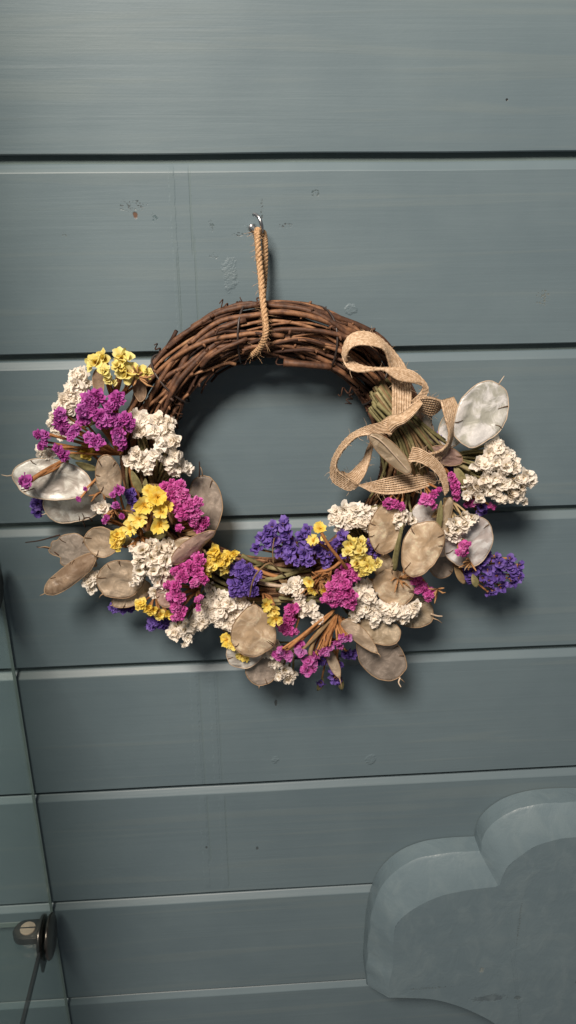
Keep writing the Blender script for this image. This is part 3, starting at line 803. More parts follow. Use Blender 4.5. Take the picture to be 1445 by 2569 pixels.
pod(617, 1632, 57, 46, 120, .058, 'silver', (0, 6), 0.05, 0, 0.12, 0.3, 0, 2)
pod(657, 1680, 46, 40, 100, .050, 'grey', (0, 0), 0.05, 0.1, 0.1, 0.2, 8, 2)
pod(600, 1560, 50, 40, 180, .044, 'grey', (0, 0), 0.05, 0.1, 0.1, 0.2, 0, 1)
pod(955, 1646, 84, 51, 54, .052, 'grey', (0, 6), 0.06, 0, 0.15, 0.3, 22, 3)
pod(950, 1583, 58, 34, 18, .060, 'olive', (-14, 0), 0.05, 0, 0.15, 0.4, 0, 2)
pod(905, 1598, 68, 20, 48, .068, 'tan', (0, 0), -0.25, 0.7, 0.1, 0.7, 16, 0)
pod(1030, 1533, 60, 42, 20, .046, 'olive', (-8, 0), 0.05, 0, 0.15, 0.3, 26, 2)
pod(988, 1474, 62, 44, 48, .062, 'gold', (0, 4), 0.05, 0.1, 0.12, 0.3, 0, 3)
pod(962, 1420, 42, 26, 70, .054, 'olive', (0, 0), 0.05, 0, 0.1, 0.3, 0, 1)
pod(968, 1327, 72, 41, 92, .066, 'gold', (0, 8), 0.0, 0, 0.08, 0.2, 6, 3)
pod(1058, 1377, 75, 51, 108, .078, 'gold', (0, -4), -0.1, 0.12, 0.08, 0.2, 0, 4)
pod(1072, 1305, 52, 42, 250, .056, 'pearl', (0, 0), 0.05, 0, 0.1, 0.2, 0, 2)
pod(1176, 1359, 70, 61, 92, .062, 'pearl', (0, 6), 0.0, 0, 0.1, 0.15, 8, 2)
pod(1112, 1348, 52, 44, 100, .055, 'pearl', (0, 0), 0.0, 0, 0.1, 0.2, 0, 1)
pod(1106, 1416, 38, 30, 70, .044, 'grey', (0, 0), 0.0, 0, 0.1, 0.2, 0, 1)
pod(1204, 1040, 84, 64, 300, .058, 'sheen', (0, 8), 0.06, 0, 0.14, 0.2, 24, 3)
pod(1135, 1075, 50, 34, 100, .046, 'sheen', (0, 0), 0.0, 0, 0.1, 0.2, 0, 0)
pod(1066, 1074, 60, 32, 260, .047, 'grey', (22, 0), -0.1, 0.2, 0.3, 0.9, 0, 2, ragged=0.3)
pod(1088, 1122, 44, 24, 60, .045, 'grey', (-20, 0), 0, 0.2, 0.3, 0.8, 0, 1, ragged=0.25)
pod(980, 1138, 74, 25, 45, .080, 'olive', (14, 0), -0.05, 0.05, 0.15, 0.7, 0, 0)
pod(1118, 1143, 46, 26, 20, .054, 'mauve', (10, 0), 0, 0.3, 0.2, 0.5, 12, 1)
pod(1120, 1300, 56, 14, 96, .070, 'olive', (0, 0), -0.2, 0.5, 0.2, 1.0, 0, 0)
pod(838, 1668, 44, 14, 70, .062, 'tan', (0, 0), -0.2, 0.7, 0.2, 0.9, 30, 0)
pod(348, 965, 42, 18, 265, .052, 'brown', (0, 0), -0.1, 0.5, 0.2, 0.8, 0, 0)
pod(246, 960, 34, 15, 270, .056, 'brown', (0, 0), -0.1, 0.3, 0.2, 0.8, 0, 0)

# ------------------------------------------------------------------ flowers
def funnel(mb, R, base, ax, rad, depth, n, lobes, ruffle, jag, open_, mi=0):
    ax = unit(ax); u = unit(np.cross(ax, (0.21, 0.43, 0.88))); v = np.cross(ax, u)
    rings = 4; ph = [R.uniform(0, 6.28) for _ in range(4)]
    V = []
    for i in range(rings+1):
        s = i/rings
        for k in range(n):
            g = 2*math.pi*k/n
            rr = 0.13+(0.87*s**1.15)*open_
            rf = ruffle*s*(math.sin(lobes*g+ph[0])+0.45*s*math.sin((2*lobes+1)*g+ph[1]))
            z = -depth*(1-s)**1.3+rf*0.55
            r = rr*(1+0.35*rf+0.12*s*math.sin(2*g+ph[2]))
            if i == rings:
                r *= 1+jag*R.uniform(-1, 0.6); z += jag*0.5*R.uniform(-1, 1)
            V.append(np.asarray(base)+rad*(ax*z+(math.cos(g)*u+math.sin(g)*v)*r))
    for i in range(rings+1):
        for k in range(n): mb.tip[len(mb.v)+i*n+k] = i/rings
    Fc = [(i*n+k, i*n+(k+1) % n, (i+1)*n+(k+1) % n, (i+1)*n+k) for i in range(rings) for k in range(n)]
    mb.add(V, Fc, mi)
def star(mb, R, base, ax, rad, petals, mi=0):
    ax = unit(ax); u = unit(np.cross(ax, (0.21, 0.43, 0.88))); v = np.cross(ax, u)
    for p in range(petals):
        g = 2*math.pi*(p+R.uniform(-.15, .15))/petals
        d = math.cos(g)*u+math.sin(g)*v; w = -math.sin(g)*u+math.cos(g)*v
        L = rad*R.uniform(0.8, 1.1); wd = rad*R.uniform(0.36, 0.5); up = R.uniform(0.0, 0.45)
        for q_ in range(20): mb.tip[len(mb.v)+q_] = (q_//5)/3
        V = []
        prof = [(0.0, 0.12, -0.3), (0.35, 0.55, -0.02), (0.75, 1.0, up*0.6), (1.0, 0.9, up)]
        for (s, ww, z) in prof:
            for q in (-1, -0.5, 0, 0.5, 1):
                e = (R.uniform(-.14, .1) if s == 1.0 else 0)
                V.append(np.asarray(base)+d*L*(s+e)+w*wd*ww*q+ax*rad*(z+0.12*abs(q)*s+R.uniform(-.03, .03)))
        mb.add(V, [(i*5+k, i*5+k+1, (i+1)*5+k+1, (i+1)*5+k) for i in range(3) for k in range(4)], mi)
    for k in range(4):
        mb.tube([np.asarray(base)-ax*rad*0.1, np.asarray(base)+ax*rad*0.3+u*R.uniform(-.2, .2)*rad+v*R.uniform(-.2, .2)*rad], [rad*0.06, rad*0.04], 4, mi)
def floret_mesh(name, seed, petal, calyx, kind):
    R = random.Random(seed); mb = MB(); Z = np.array([0, 0, 1.0])
    cfg = {'dense': (6, 0.52, 18, 3, 0.34, 0.18, 0.95), 'soft': (5, 0.58, 18, 3, 0.32, 0.15, 0.95), 'frill': (4, 0.66, 20, 3, 0.34, 0.15, 0.95), 'open': (4, 0.62, 20, 3, 0.32, 0.11, 0.85), 'fan': (4, 0.70, 24, 4, 0.28, 0.10, 0.8)}
    if kind == 'star':
        star(mb, R, (0, 0, 0), Z, 0.95, R.choice((5, 6)), 0)
        if R.random() < 0.6: star(mb, R, (0, 0, 0.12), Z, 0.6, 5, 0)
        m = 1; offs = [(np.zeros(3), Z)]
    else:
        m, rad, n, lob, ruf, jag, op = cfg[kind]
        offs = []
        for i in range(m):
            if i == 0 and m > 3: d = np.array([R.uniform(-.15, .15), R.uniform(-.15, .15), 1.0])
            else:
                g = 2*math.pi*(i+R.uniform(-.2, .2))/max(1, (m-1 if m > 3 else m)); k = R.uniform(0.55, 0.95)
                d = np.array([math.cos(g)*k, math.sin(g)*k, R.uniform(0.55, 0.95)])
            d = unit(d)
            b = np.array([d[0]*0.62, d[1]*0.62, d[2]*0.42-0.28])
            offs.append((b, d))
            funnel(mb, R, b, d, rad*R.uniform(0.85, 1.12), 0.75, n, lob, ruf, jag, op, 0)
            if kind in ('dense', 'soft', 'frill'):
                funnel(mb, R, b+d*0.05, unit(d+0.2*np.array([R.uniform(-1, 1), R.uniform(-1, 1), 0])), rad*0.62, 0.6, 14, lob, ruf*1.1, jag, 0.8, 0)
    # calyx tubes below each flower
    for (b, d) in offs:
        q = b-d*0.45
        e = np.array([0, 0, -1.05])
        mb.tube([q-d*0.12, q*0.75+e*0.25, q*0.35+e*0.6, e], [0.22, 0.17, 0.09, 0.06], 6, 1)
        for k in range(3):
            w = unit(np.array([R.uniform(-1, 1), R.uniform(-1, 1), R.uniform(-.2, .6)]))
            mb.tube([q, q+w*0.3+d*0.1], [0.045, 0.015], 4, 1)
    return mb.mesh(name, [petal, calyx], True)
KIND = {'white': (M_white, M_palecalyx, 'frill'), 'whitefan': (M_white, M_palecalyx, 'fan'), 'pink': (M_pink, M_calyx, 'dense'), 'purple': (M_purple, M_calyx, 'dense'), 'lilac': (M_lilac, M_calyx, 'soft'),
        'violet': (M_violet, M_calyx, 'open'), 'violetdense': (M_violet, M_calyx, 'soft'), 'yellow': (M_yellow, M_calyx, 'frill'), 'lemon': (M_lemon, M_calyx, 'open'), 'star': (M_yellow, M_calyx, 'star')}
NAMEOF = {'white': 'white_floret', 'whitefan': 'white_floret', 'pink': 'pink_floret', 'purple': 'purple_floret', 'lilac': 'lilac_floret', 'violet': 'violet_floret', 'violetdense': 'violet_floret', 'yellow': 'yellow_floret', 'lemon': 'yellow_floret', 'star': 'yellow_floret'}
LAB = {'white': 'papery white flower spray', 'whitefan': 'papery white flower fan', 'pink': 'bright magenta flower spray', 'purple': 'purple pink flower spray', 'lilac': 'lilac pink flower spray', 'violet': 'deep violet flower spray', 'violetdense': 'deep violet flower spray', 'yellow': 'yellow flower spray', 'lemon': 'pale lemon flower spray', 'star': 'star-petalled yellow flower spray'}
MESHES = {k: [floret_mesh(NAMEOF[k], 11*i+hash_, *v[:2], v[2]) for i in range(7)] for hash_, (k, v) in enumerate(KIND.items())}

def spray(kind, origin, h, dome, fl, face=0.75, stalk=None, scale=1.0, extra=0.45):
    """origin: where the stalks gather (x, y, height); fl: florets (x, y, radius)"""
    og = W(*origin)
    xs = np.array([(f[0], f[1]) for f in fl], float); cen = xs.mean(0); ext = max(1.0, np.linalg.norm(xs-cen, axis=1).max())
    items = []
    for (x, y, r) in fl:
        d = np.linalg.norm(np.array([x, y])-cen)/ext
        hh = h+dome*(1-d*d)+rng.uniform(-0.002, 0.002)
        items.append((x, y, r, hh))
        for _ in range(1 if rng.random() < extra*1.9 else 0):
            g_ = rng.uniform(0, 6.28)
            items.append((x+math.cos(g_)*.8*r, y+math.sin(g_)*.8*r, r*rng.uniform(.7, .95), hh-r*mpp(x, y, hh)*rng.uniform(0.2, 0.8)))
    stm = MB()
    places = []
    for (x, y, r, hh) in items:
        p = W(x, y, hh); rw = r*mpp(x, y, hh)*scale*(0.93 if len(fl) > 4 else 1.0)
        d = unit(unit(p-og)*(1-face)+np.array([0, -1, 0.12])*face+0.28*np.array([rng.uniform(-1, 1), rng.uniform(-.4, .4), rng.uniform(-1, 1)]))
        q = p-d*rw*0.9
        mid = (q+og)/2-d*rw*0.5+np.array([rng.uniform(-1, 1), 0, rng.uniform(-1, 1)])*rw*0.25
        stm.tube(spline([og, mid, q], 7), np.linspace(0.0012, 0.0009, 7), 5)
        places.append((p, d, rw))
    cl = stm.build('flower_spray', stalk or M_stem, wreath)
    cl['label'] = LAB[kind]
    for (p, d, rw) in places:
        z = Vector(d); x_ = z.orthogonal().normalized(); y_ = z.cross(x_)
        M = Matrix(((x_[0], y_[0], z[0], 0), (x_[1], y_[1], z[1], 0), (x_[2], y_[2], z[2], 0), (0, 0, 0, 1)))
        M = Matrix.Translation(Vector(p)-z*rw*0.15) @ M @ Matrix.Rotation(rng.uniform(0, 6.28), 4, 'Z') @ Matrix.Diagonal((rw*rng.uniform(.92, 1.1), rw*rng.uniform(.92, 1.1), rw*rng.uniform(.9, 1.1), 1))
        link(NAMEOF[kind], rng.choice(MESHES[kind]), cl, M)
    return cl

# left group
spray('lemon', (285, 1010, .035), .060, .006, [(230, 908, 34), (306, 890, 36), (262, 928, 24), (316, 934, 38), (350, 930, 25), (270, 952, 18), (292, 915, 20)], 0.45, M_brown, 1.0, .3)
spray('white', (240, 1060, .030), .048, .006, [(202, 940, 27), (185, 958, 27), (172, 980, 27), (200, 975, 26), (160, 1002, 26), (186, 1005, 26), (142, 1024, 25), (168, 1026, 24), (134, 1050, 22), (140, 1078, 22), (158, 1060, 22), (150, 1095, 18)], 0.6)
spray('white', (170, 1160, .04), .052, .003, [(100, 1132, 22), (122, 1138, 22), (138, 1128, 18)], 0.6, None, 1.0, .2)
spray('purple', (300, 1140, .040), .070, .008, [(240, 996, 27), (294, 996, 25), (204, 1030, 26), (226, 1022, 24), (250, 1042, 25), (268, 1052, 24), (312, 1052, 27), (328, 1060, 18), (146, 1042, 24), (152, 1064, 23), (176, 1090, 22), (108, 1094, 20), (106, 1110, 16), (154, 1142, 23), (240, 1106, 26), (292, 1084, 25), (302, 1104, 20), (275, 1020, 20)], 0.6, M_brown, 1.15, .8)
spray('yellow', (250, 1160, .04), .050, .002, [(214, 1134, 26)], 0.8, M_brown, 1.0, 0)
spray('purple', (160, 1160, .055), .078, .0, [(58, 1211, 26)], 0.3, M_brown, 1.0, 0)
spray('purple', (250, 1190, .055), .072, .0, [(195, 1254, 11), (212, 1228, 9)], 0.4, M_brown, 1.0, 0)
spray('white', (390, 1240, .030), .062, .010, [(362, 1048, 27), (398, 1052, 26), (350, 1082, 26), (386, 1084, 27), (422, 1078, 27), (438, 1108, 26), (408, 1112, 27), (340, 1138, 27), (356, 1166, 27), (332, 1160, 18), (392, 1140, 22), (440, 1142, 27), (452, 1168, 25), (428, 1176, 20), (376, 1168, 18)], 0.65)
spray('violetdense', (170, 1240, .03), .036, .0, [(84, 1262, 24), (98, 1274, 20)], 0.5, M_brown, 1.0, .5)
spray('purple', (330, 1330, .045), .070, .002, [(298, 1228, 20), (282, 1240, 12), (266, 1298, 14), (304, 1296, 12), (290, 1268, 14)], 0.6, M_brown, 1.0, .2)
spray('violetdense', (340, 1300, .040), .056, .0, [(326, 1240, 18), (332, 1258, 16), (340, 1270, 14)], 0.7)
spray('white', (300, 1310, .04), .058, .0, [(258, 1275, 22), (270, 1298, 20)], 0.7, None, 1.0, .3)
spray('star', (370, 1370, .045), .076, .004, [(394, 1244, 29), (360, 1268, 28), (348, 1302, 27), (404, 1282, 22), (400, 1318, 26), (326, 1326, 22), (380, 1258, 18)], 0.65, M_brown, 1.05, .3)
spray('yellow', (350, 1370, .045), .074, .0, [(296, 1350, 29), (290, 1368, 18)], 0.7, M_brown, 1.0, .2)
spray('pink', (440, 1330, .035), .066, .008, [(432, 1238, 27), (458, 1240, 28), (444, 1268, 28), (474, 1266, 26), (462, 1292, 28), (492, 1290, 24), (512, 1312, 22), (500, 1326, 18), (452, 1216, 20), (430, 1222, 16), (486, 1310, 20), (450, 1326, 16)], 0.7, M_brown, 1.0, .35)
spray('whitefan', (400, 1370, .045), .070, .006, [(360, 1384, 29), (400, 1378, 30), (348, 1412, 27), (380, 1408, 29), (414, 1406, 27), (350, 1440, 26), (384, 1440, 28), (410, 1436, 24), (400, 1466, 25), (386, 1490, 20), (428, 1380, 20), (342, 1458, 16)], 0.85, None, 1.05, .5)
spray('yellow', (500, 1440, .045), .068, .003, [(540, 1392, 31), (562, 1406, 27), (530, 1418, 26), (572, 1396, 20), (520, 1438, 16)], 0.7, M_brown, 1.0, .4)
spray('pink', (500, 1480, .045), .076, .006, [(502, 1404, 22), (478, 1422, 26), (454, 1446, 26), (494, 1436, 26), (508, 1456, 22), (438, 1476, 24), (446, 1500, 26), (442, 1526, 25), (450, 1548, 22), (436, 1554, 16), (488, 1466, 18), (496, 1506, 13), (498, 1528, 10), (428, 1502, 16)], 0.7, M_brown, 1.0, .4)
spray('yellow', (390, 1490, .05), .062, .002, [(352, 1518, 23), (382, 1536, 21), (402, 1548, 21), (370, 1530, 17), (420, 1545, 13)], 0.6, M_brown, 1.0, .3)
spray('violetdense', (340, 1500, .03), .040, .0, [(284, 1526, 20), (304, 1530, 22), (326, 1530, 18)], 0.5, None, 1.0, .4)
spray('violetdense', (420, 1530, .03), .046, .0, [(386, 1562, 22), (402, 1572, 20), (420, 1568, 14)], 0.5, None, 1.0, .5)
spray('white', (500, 1500, .03), .052, .008, [(440, 1594, 24), (462, 1590, 26), (484, 1572, 28), (512, 1566, 25), (500, 1544, 24), (514, 1520, 25), (534, 1500, 25), (528, 1540, 20), (472, 1606, 18), (530, 1475, 20), (425, 1588, 14)], 0.65)
spray('white', (270, 1440, .03), .044, .0, [(222, 1464, 24), (238, 1450, 20), (226, 1482, 15)], 0.7, None, 1.0, .4)
# lower group
spray('violetdense', (610, 1520, .04), .066, .006, [(604, 1440, 28), (622, 1428, 20), (628, 1456, 26), (592, 1466, 26), (610, 1486, 25), (636, 1484, 22), (586, 1488, 18), (600, 1418, 14)], 0.75, M_brown, 1.0, .4)
spray('white', (610, 1500, .035), .058, .006, [(572, 1520, 28), (556, 1544, 27), (588, 1548, 28), (606, 1520, 26), (572, 1572, 26), (596, 1576, 22), (550, 1520, 20), (560, 1498, 18), (545, 1565, 16)], 0.75)
spray('star', (660, 1490, .06), .084, .0, [(686, 1532, 21), (692, 1554, 23), (668, 1518, 18)], 0.7, M_brown, 1.0, 0)
spray('star', (620, 1590, .04), .062, .0, [(568, 1604, 21), (586, 1618, 16), (604, 1646, 16), (614, 1652, 12)], 0.6, M_brown, 1.0, .2)
spray('violet', (800, 1420, .035), .058, .006, [(684, 1324, 27), (712, 1316, 25), (654, 1348, 24), (642, 1376, 22), (690, 1352, 27), (668, 1330, 20), (716, 1346, 24), (698, 1386, 22), (720, 1398, 22), (734, 1378, 26), (670, 1362, 22), (756, 1344, 27), (768, 1330, 20), (784, 1376, 26), (762, 1390, 25), (806, 1388, 24), (742, 1412, 16), (776, 1408, 20), (834, 1394, 22), (820, 1416, 20), (860, 1344, 22), (846, 1360, 16), (930, 1380, 20), (880, 1396, 20), (950, 1388, 14)], 0.6, M_brown, 1.0, .35)
spray('star', (855, 1410, .05), .076, .0, [(802, 1324, 18), (786, 1356, 17), (812, 1350, 9)], 0.3, M_brown, 1.0, 0)
spray('lemon', (890, 1430, .05), .076, .004, [(886, 1362, 28), (908, 1384, 24), (872, 1384, 20), (898, 1416, 26), (926, 1424, 26), (948, 1414, 20), (912, 1436, 20)], 0.55, M_brown, 1.0, .2)
spray('star', (830, 1420, .05), .074, .0, [(774, 1460, 17), (782, 1482, 14), (816, 1484, 15), (824, 1464, 11)], 0.5, M_brown, 1.0, 0)
spray('pink', (850, 1500, .045), .072, .008, [(870, 1432, 24), (890, 1446, 21), (852, 1452, 26), (836, 1472, 26), (868, 1470, 27), (880, 1494, 25), (850, 1496, 27), (826, 1494, 24), (842, 1514, 22), (868, 1512, 22), (822, 1508, 14)], 0.75, M_brown, 1.0, .35)
spray('white', (860, 1520, .04), .062, .006, [(906, 1486, 28), (930, 1498, 25), (884, 1512, 25), (900, 1536, 27), (928, 1530, 27), (958, 1532, 26), (984, 1538, 25), (1012, 1536, 25), (1038, 1530, 24), (1050, 1520, 16), (944, 1552, 20), (975, 1555, 18), (892, 1552, 18)], 0.65)
spray('white', (770, 1500, .04), .064, .0, [(730, 1472, 24), (746, 1490, 22), (718, 1480, 14), (776, 1528, 26), (790, 1542, 18), (803, 1560, 15), (756, 1515, 12)], 0.7, None, 1.0, .4)
spray('pink', (760, 1510, .045), .066, .002, [(728, 1536, 26), (720, 1560, 24), (724, 1584, 23), (744, 1524, 16), (740, 1588, 15), (706, 1580, 14)], 0.75, M_brown, 1.0, .3)
spray('lilac', (838, 1540, .055), .074, .0, [(712, 1646, 26), (700, 1636, 14), (750, 1640, 23), (776, 1668, 25), (764, 1688, 24), (782, 1684, 16), (814, 1640, 25), (828, 1630, 16), (848, 1614, 18), (872, 1606, 21), (858, 1600, 12)], 0.4, M_brown, 1.0, .25)
spray('violet', (830, 1600, .03), .050, .0, [(840, 1688, 24), (846, 1712, 22), (802, 1718, 17), (872, 1642, 21), (800, 1662, 20), (826, 1664, 20), (852, 1672, 16)], 0.4, M_brown, 1.0, .2)
spray('white', (740, 1620, .04), .056, .0, [(700, 1668, 22), (712, 1690, 25), (726, 1708, 22), (696, 1704, 16), (680, 1640, 20), (690, 1620, 20)], 0.6, None, 1.0, .3)
spray('white', (930, 1380, .035), .056, .006, [(842, 1286, 24), (866, 1278, 25), (892, 1282, 26), (918, 1284, 24), (852, 1308, 25), (880, 1306, 27), (908, 1310, 26), (932, 1300, 22), (862, 1328, 18), (836, 1306, 18), (926, 1324, 18), (940, 1282, 16)], 0.75)
# right group
spray('pink', (1010, 1220, .05), .074, .0, [(990, 1266, 17), (1006, 1272, 15), (974, 1258, 13)], 0.5, M_brown, 1.0, .3)
spray('whitefan', (1025, 1240, .05), .070, .0, [(998, 1304, 22), (1020, 1302, 22), (1008, 1288, 20)], 0.5, None, 1.0, .3)
spray('pink', (1060, 1210, .05), .074, .0, [(1072, 1256, 23), (1090, 1242, 16), (1084, 1264, 14), (1102, 1230, 11)], 0.5, M_brown, 1.0, .3)
spray('pink', (1110, 1170, .045), .064, .0, [(1136, 1206, 18), (1144, 1222, 20), (1146, 1238, 17), (1132, 1190, 10)], 0.6, M_brown, 1.0, .3)
spray('whitefan', (1115, 1250, .05), .072, .003, [(1126, 1342, 24), (1150, 1336, 26), (1172, 1322, 26), (1190, 1304, 24), (1140, 1316, 22), (1166, 1300, 22)], 0.4, M_palecalyx, 1.05, .3)
spray('pink', (1140, 1340, .055), .078, .0, [(1166, 1372, 19), (1152, 1388, 13), (1176, 1366, 10)], 0.35, M_brown, 1.0, .2)
spray('white', (1110, 1150, .030), .054, .010, [(1246, 1112, 26), (1262, 1124, 24), (1236, 1136, 25), (1280, 1144, 24), (1204, 1168, 26), (1226, 1172, 26), (1252, 1164, 27), (1276, 1172, 26), (1296, 1178, 22), (1184, 1206, 22), (1196, 1228, 26), (1222, 1206, 27), (1250, 1204, 25), (1236, 1238, 26), (1176, 1246, 20), (1208, 1252, 20), (1270, 1222, 27), (1296, 1212, 27), (1322, 1196, 26), (1338, 1212, 20), (1314, 1228, 25), (1288, 1246, 25), (1310, 1252, 16), (1264, 1254, 20)], 0.55, None, 1.0, .35)
spray('pink', (1160, 1220, .03), .050, .0, [(1184, 1266, 16), (1198, 1262, 14), (1232, 1270, 11)], 0.5, M_brown, 1.0, .2)
spray('violet', (1170, 1220, .03), .046, .0, [(1214, 1276, 20), (1204, 1288, 16)], 0.5, M_brown, 1.0, .3)
spray('violet', (1120, 1400, .030), .050, .006, [(1214, 1412, 26), (1196, 1436, 24), (1180, 1452, 22), (1170, 1440, 16), (1234, 1432, 26), (1232, 1464, 24), (1258, 1450, 26), (1262, 1418, 24), (1266, 1474, 23), (1286, 1406, 21), (1292, 1436, 27), (1308, 1424, 21), (1296, 1462, 24), (1310, 1448, 18), (1242, 1488, 16), (1250, 1400, 18)], 0.55, M_brown, 1.0, .3)
spray('pink', (1020, 1400, .04), .062, .002, [(1046, 1462, 25), (1062, 1478, 24), (1032, 1448, 18), (1084, 1494, 18), (1072, 1496, 14), (1050, 1484, 16), (1010, 1476, 13)], 0.6, M_brown, 1.0, .3)
spray('violet', (1080, 1130, .03), .044, .0, [(1100, 1096, 16), (1130, 1188, 18), (1124, 1204, 14)], 0.7, None, 1.0, .2)

# ------------------------------------------------------------------ single stalks, stems and leaves
def stalk(pts, r0, r1, mat, seg=6, name='stalk', n=14):
    mb = MB(); mb.tube(spline([W(*p) for p in pts], n), np.linspace(r0, r1, n), seg)
    return mb.build(name, mat, wreath)
stalk([(160, 1155, .062), (115, 1180, .070), (76, 1206, .076)], .0014, .0019, M_brown)
stalk([(838, 1530, .058), (780, 1576, .070), (724, 1626, .074)], .0010, .0016, M_brown)
stalk([(842, 1540, .058), (800, 1590, .068), (756, 1632, .072)], .0011, .0015, M_leaf)
stalk([(846, 1544, .056), (832, 1580, .066), (816, 1622, .072)], .0010, .0018, M_brown)
stalk([(850, 1544, .056), (856, 1572, .064), (866, 1596, .072)], .0010, .0016, M_brown)
stalk([(836, 1536, .056), (790, 1600, .066), (776, 1650, .070)], .0016, .0022, M_leaf)
stalk([(862, 1550, .050), (845, 1640, .052), (838, 1680, .050)], .0014, .0018, M_brown)
stalk([(806, 1336, .076), (826, 1370, .078), (856, 1408, .076), (872, 1430, .068)], .0013, .0016, M_brown)
stalk([(856, 1408, .076), (828, 1428, .078), (790, 1436, .076)], .0015, .0010, M_brown)
stalk([(626, 1504, .076), (632, 1466, .082), (646, 1436, .084), (676, 1412, .083), (700, 1432, .076), (716, 1446, .066)], .0007, .0008, M_leaf, 5)
stalk([(686, 1414, .082), (684, 1380, .080), (688, 1350, .074)], .0006, .0005, M_leaf, 5)
stalk([(1012, 1310, .070), (1000, 1360, .076), (990, 1430, .074)], .0014, .0021, M_stem)
stalk([(1100, 1150, .05), (1140, 1160, .052), (1180, 1180, .052)], .0016, .0020, M_stem)
stalk([(700, 1500, .05), (760, 1505, .056), (850, 1510, .05)], .0016, .0016, M_stem)
stalk([(650, 1462, .05), (700, 1470, .056), (770, 1470, .054)], .0018, .0014, M_rimpale)
stalk([(1080, 1540, .05), (1096, 1545, .05), (1110, 1546, .052)], .0010, .0005, M_rimpale)
stalk([(1004, 1700, .052), (1000, 1712, .054), (1006, 1724, .056)], .0009, .0005, M_rimpale)
stalk([(64, 1361, .03), (100, 1356, .035), (150, 1342, .04)], .0004, .0006, M_vine_dark, 4)
stalk([(92, 1372, .03), (122, 1376, .035), (146, 1392, .04)], .0004, .0006, M_vine_dark, 4)
stalk([(214, 1322, .055), (208, 1304, .060), (222, 1298, .062), (232, 1308, .058)], .0005, .0005, M_vine_dark, 4)
stalk([(500, 1196, .045), (501, 1178, .046), (500, 1158, .046)], .0007, .0004, M_vine_dark, 4)
stalk([(925, 1090, .080), (960, 1110, .082), (1032, 1190, .080)], .0006, .0006, M_rimpale, 5)
for (x, y, n_) in ((1000, 1452, 16), (800, 1452, 26), (786, 1470, 18), (288, 1282, 20), (352, 1345, 18), (258, 1232, 10), (345, 945, 12), (1098, 1478, 8), (1180, 1410, 8)):      # dry brown tufts
    mb = MB()
    c0 = W(x, y, .060)
    for k in range(n_):
        d = unit(np.array([rng.uniform(-1, 1), rng.uniform(-1, 0), rng.uniform(-1, 1)])); L = rng.uniform(0.006, 0.014)
        mb.tube([c0, c0+d*L*0.6+np.array([0, 0, rng.uniform(-1, 1)*.002]), c0+d*L], [0.0008, 0.0009, 0.0004], 5)
    mb.build('dry_tuft', M_calyx, wreath)
for k in range(46):            # stems bound under the bow
    a = rng.uniform(-1, 1); s0 = rng.uniform(-0.15, 0.5)
    x0, y0 = 955+a*22-8, 985+rng.uniform(-25, 35)+a*-18
    x1, y1 = 1020+a*34, 1085-a*28
    x2, y2 = 1060+a*60+rng.uniform(-14, 14), 1180-a*70+rng.uniform(-20, 20)
    hh = .046+rng.uniform(0, .012)*(1-a*a)
    stalk([(x0, y0, hh), (x1, y1, hh+.004), (x2, y2, hh)], rng.uniform(.0009, .0019), rng.uniform(.0008, .0014), rng.choice((M_stem, M_stem, M_leaf)), 5, 'stem', 8)
for k in range(60):            # stems laid along the ring under the flowers
    th = rng.choice((rng.uniform(2.75, 4.3), rng.uniform(4.3, 5.2), rng.uniform(5.2, 6.5)))
    sp = rng.uniform(0.2, 0.42)*rng.choice((1, -1)); ph = rng.uniform(0.6, 2.5)
    pts = [torus(th+sp*t, ph+0.3*t, RT*(1.08+0.25*t)) for t in np.linspace(0, 1, 8)]
    mb = MB(); mb.tube(pts, rng.uniform(.0010, .0020), 5)
    mb.build('stem', rng.choice((M_stem, M_stem, M_leaf, M_brown)), wreath)
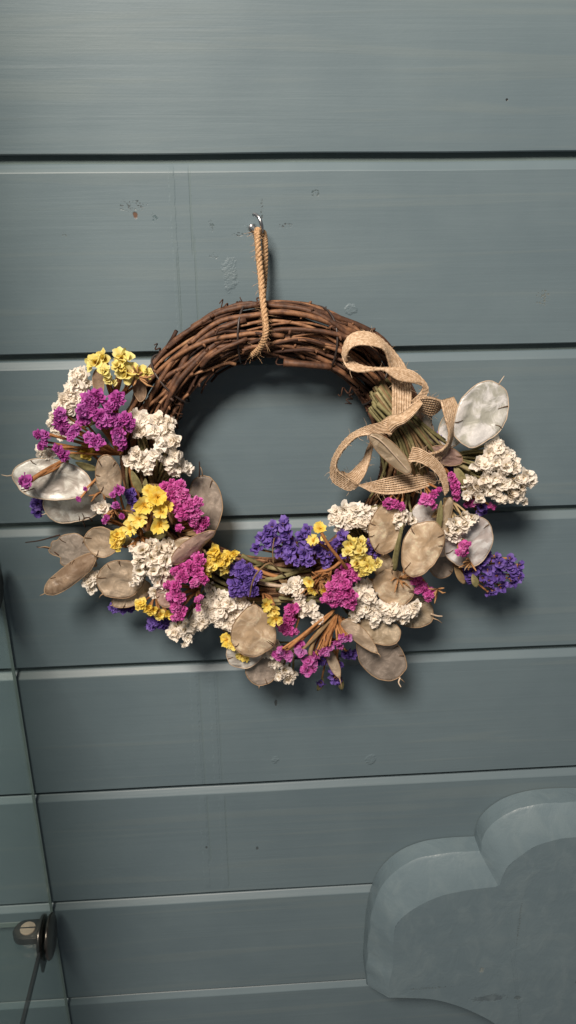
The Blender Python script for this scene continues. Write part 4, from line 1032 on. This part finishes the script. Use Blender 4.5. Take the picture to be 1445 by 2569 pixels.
def leaf(x, y, ang, L, Wd, h, mat, bend=0.3):
    c0 = W(x, y, h); s = mpp(x, y, h); t = math.radians(ang)
    u = np.array([math.cos(t), 0, -math.sin(t)]); v = np.array([math.sin(t), 0, math.cos(t)]); n = np.array([0, -1.0, 0])
    V = []
    for i in range(9):
        q = i/8; w = Wd*s*math.sin(math.pi*min(1, q*0.94+0.04))**0.8
        for e in (-1, -.5, 0, .5, 1):
            V.append(c0+u*L*s*q+v*w*e+n*(bend*L*s*(q-q*q)+0.35*w*abs(e)))
    mb = MB(); mb.add(V, [(i*5+k, i*5+k+1, (i+1)*5+k+1, (i+1)*5+k) for i in range(8) for k in range(4)])
    o = mb.build('dried_leaf', mat, wreath)
    m = o.modifiers.new('thick', 'SOLIDIFY'); m.thickness = 0.0003
for a in [(330, 1180, 70, 70, 11, .06), (365, 1200, 95, 60, 9, .058), (430, 1225, 190, 70, 10, .056), (400, 1235, -10, 60, 9, .05), (190, 1160, 20, 60, 10, .05), (215, 1150, 200, 50, 9, .05),
          (880, 1285, -12, 80, 8, .05), (1130, 1260, 140, 60, 12, .06), (1140, 1170, 60, 60, 12, .05), (1190, 1150, 30, 50, 10, .045), (1185, 1440, 70, 40, 9, .055), (1140, 1420, 60, 60, 9, .05),
          (900, 1470, -20, 50, 14, .052), (700, 1455, 20, 70, 10, .05), (760, 1480, 170, 60, 9, .05), (520, 1470, 60, 50, 9, .05), (560, 1430, 20, 60, 9, .045), (310, 1340, 60, 50, 14, .055),
          (360, 1340, 0, 60, 16, .055), (330, 1250, 100, 60, 12, .05), (850, 1690, 80, 50, 8, .045), (810, 1700, 110, 40, 8, .045), (780, 1390, 30, 60, 10, .045), (460, 1340, -12, 70, 8, .06)]:
    leaf(*a, rng.choice((M_leaf, M_leaf, M_stem)))

# papery wings that run along the thicker stalks
for a in [(840, 1530, 139, 128, 7, .064), (838, 1534, 142, 140, 6, .062), (842, 1542, 118, 92, 6, .062), (846, 1542, 108, 80, 6, .064), (850, 1544, 76, 58, 6, .062), (848, 1540, 132, 118, 5, .060), (856, 1545, 95, 90, 6, .052)]:
    leaf(*a, M_brown, 0.10)
for a in [(1010, 1318, 102, 110, 6, .074), (1006, 1330, 97, 100, 5, .075), (1106, 1256, 92, 96, 8, .074), (150, 1160, 150, 70, 5, .070)]:
    leaf(*a, M_stem if a[0] > 900 else M_brown, 0.10)
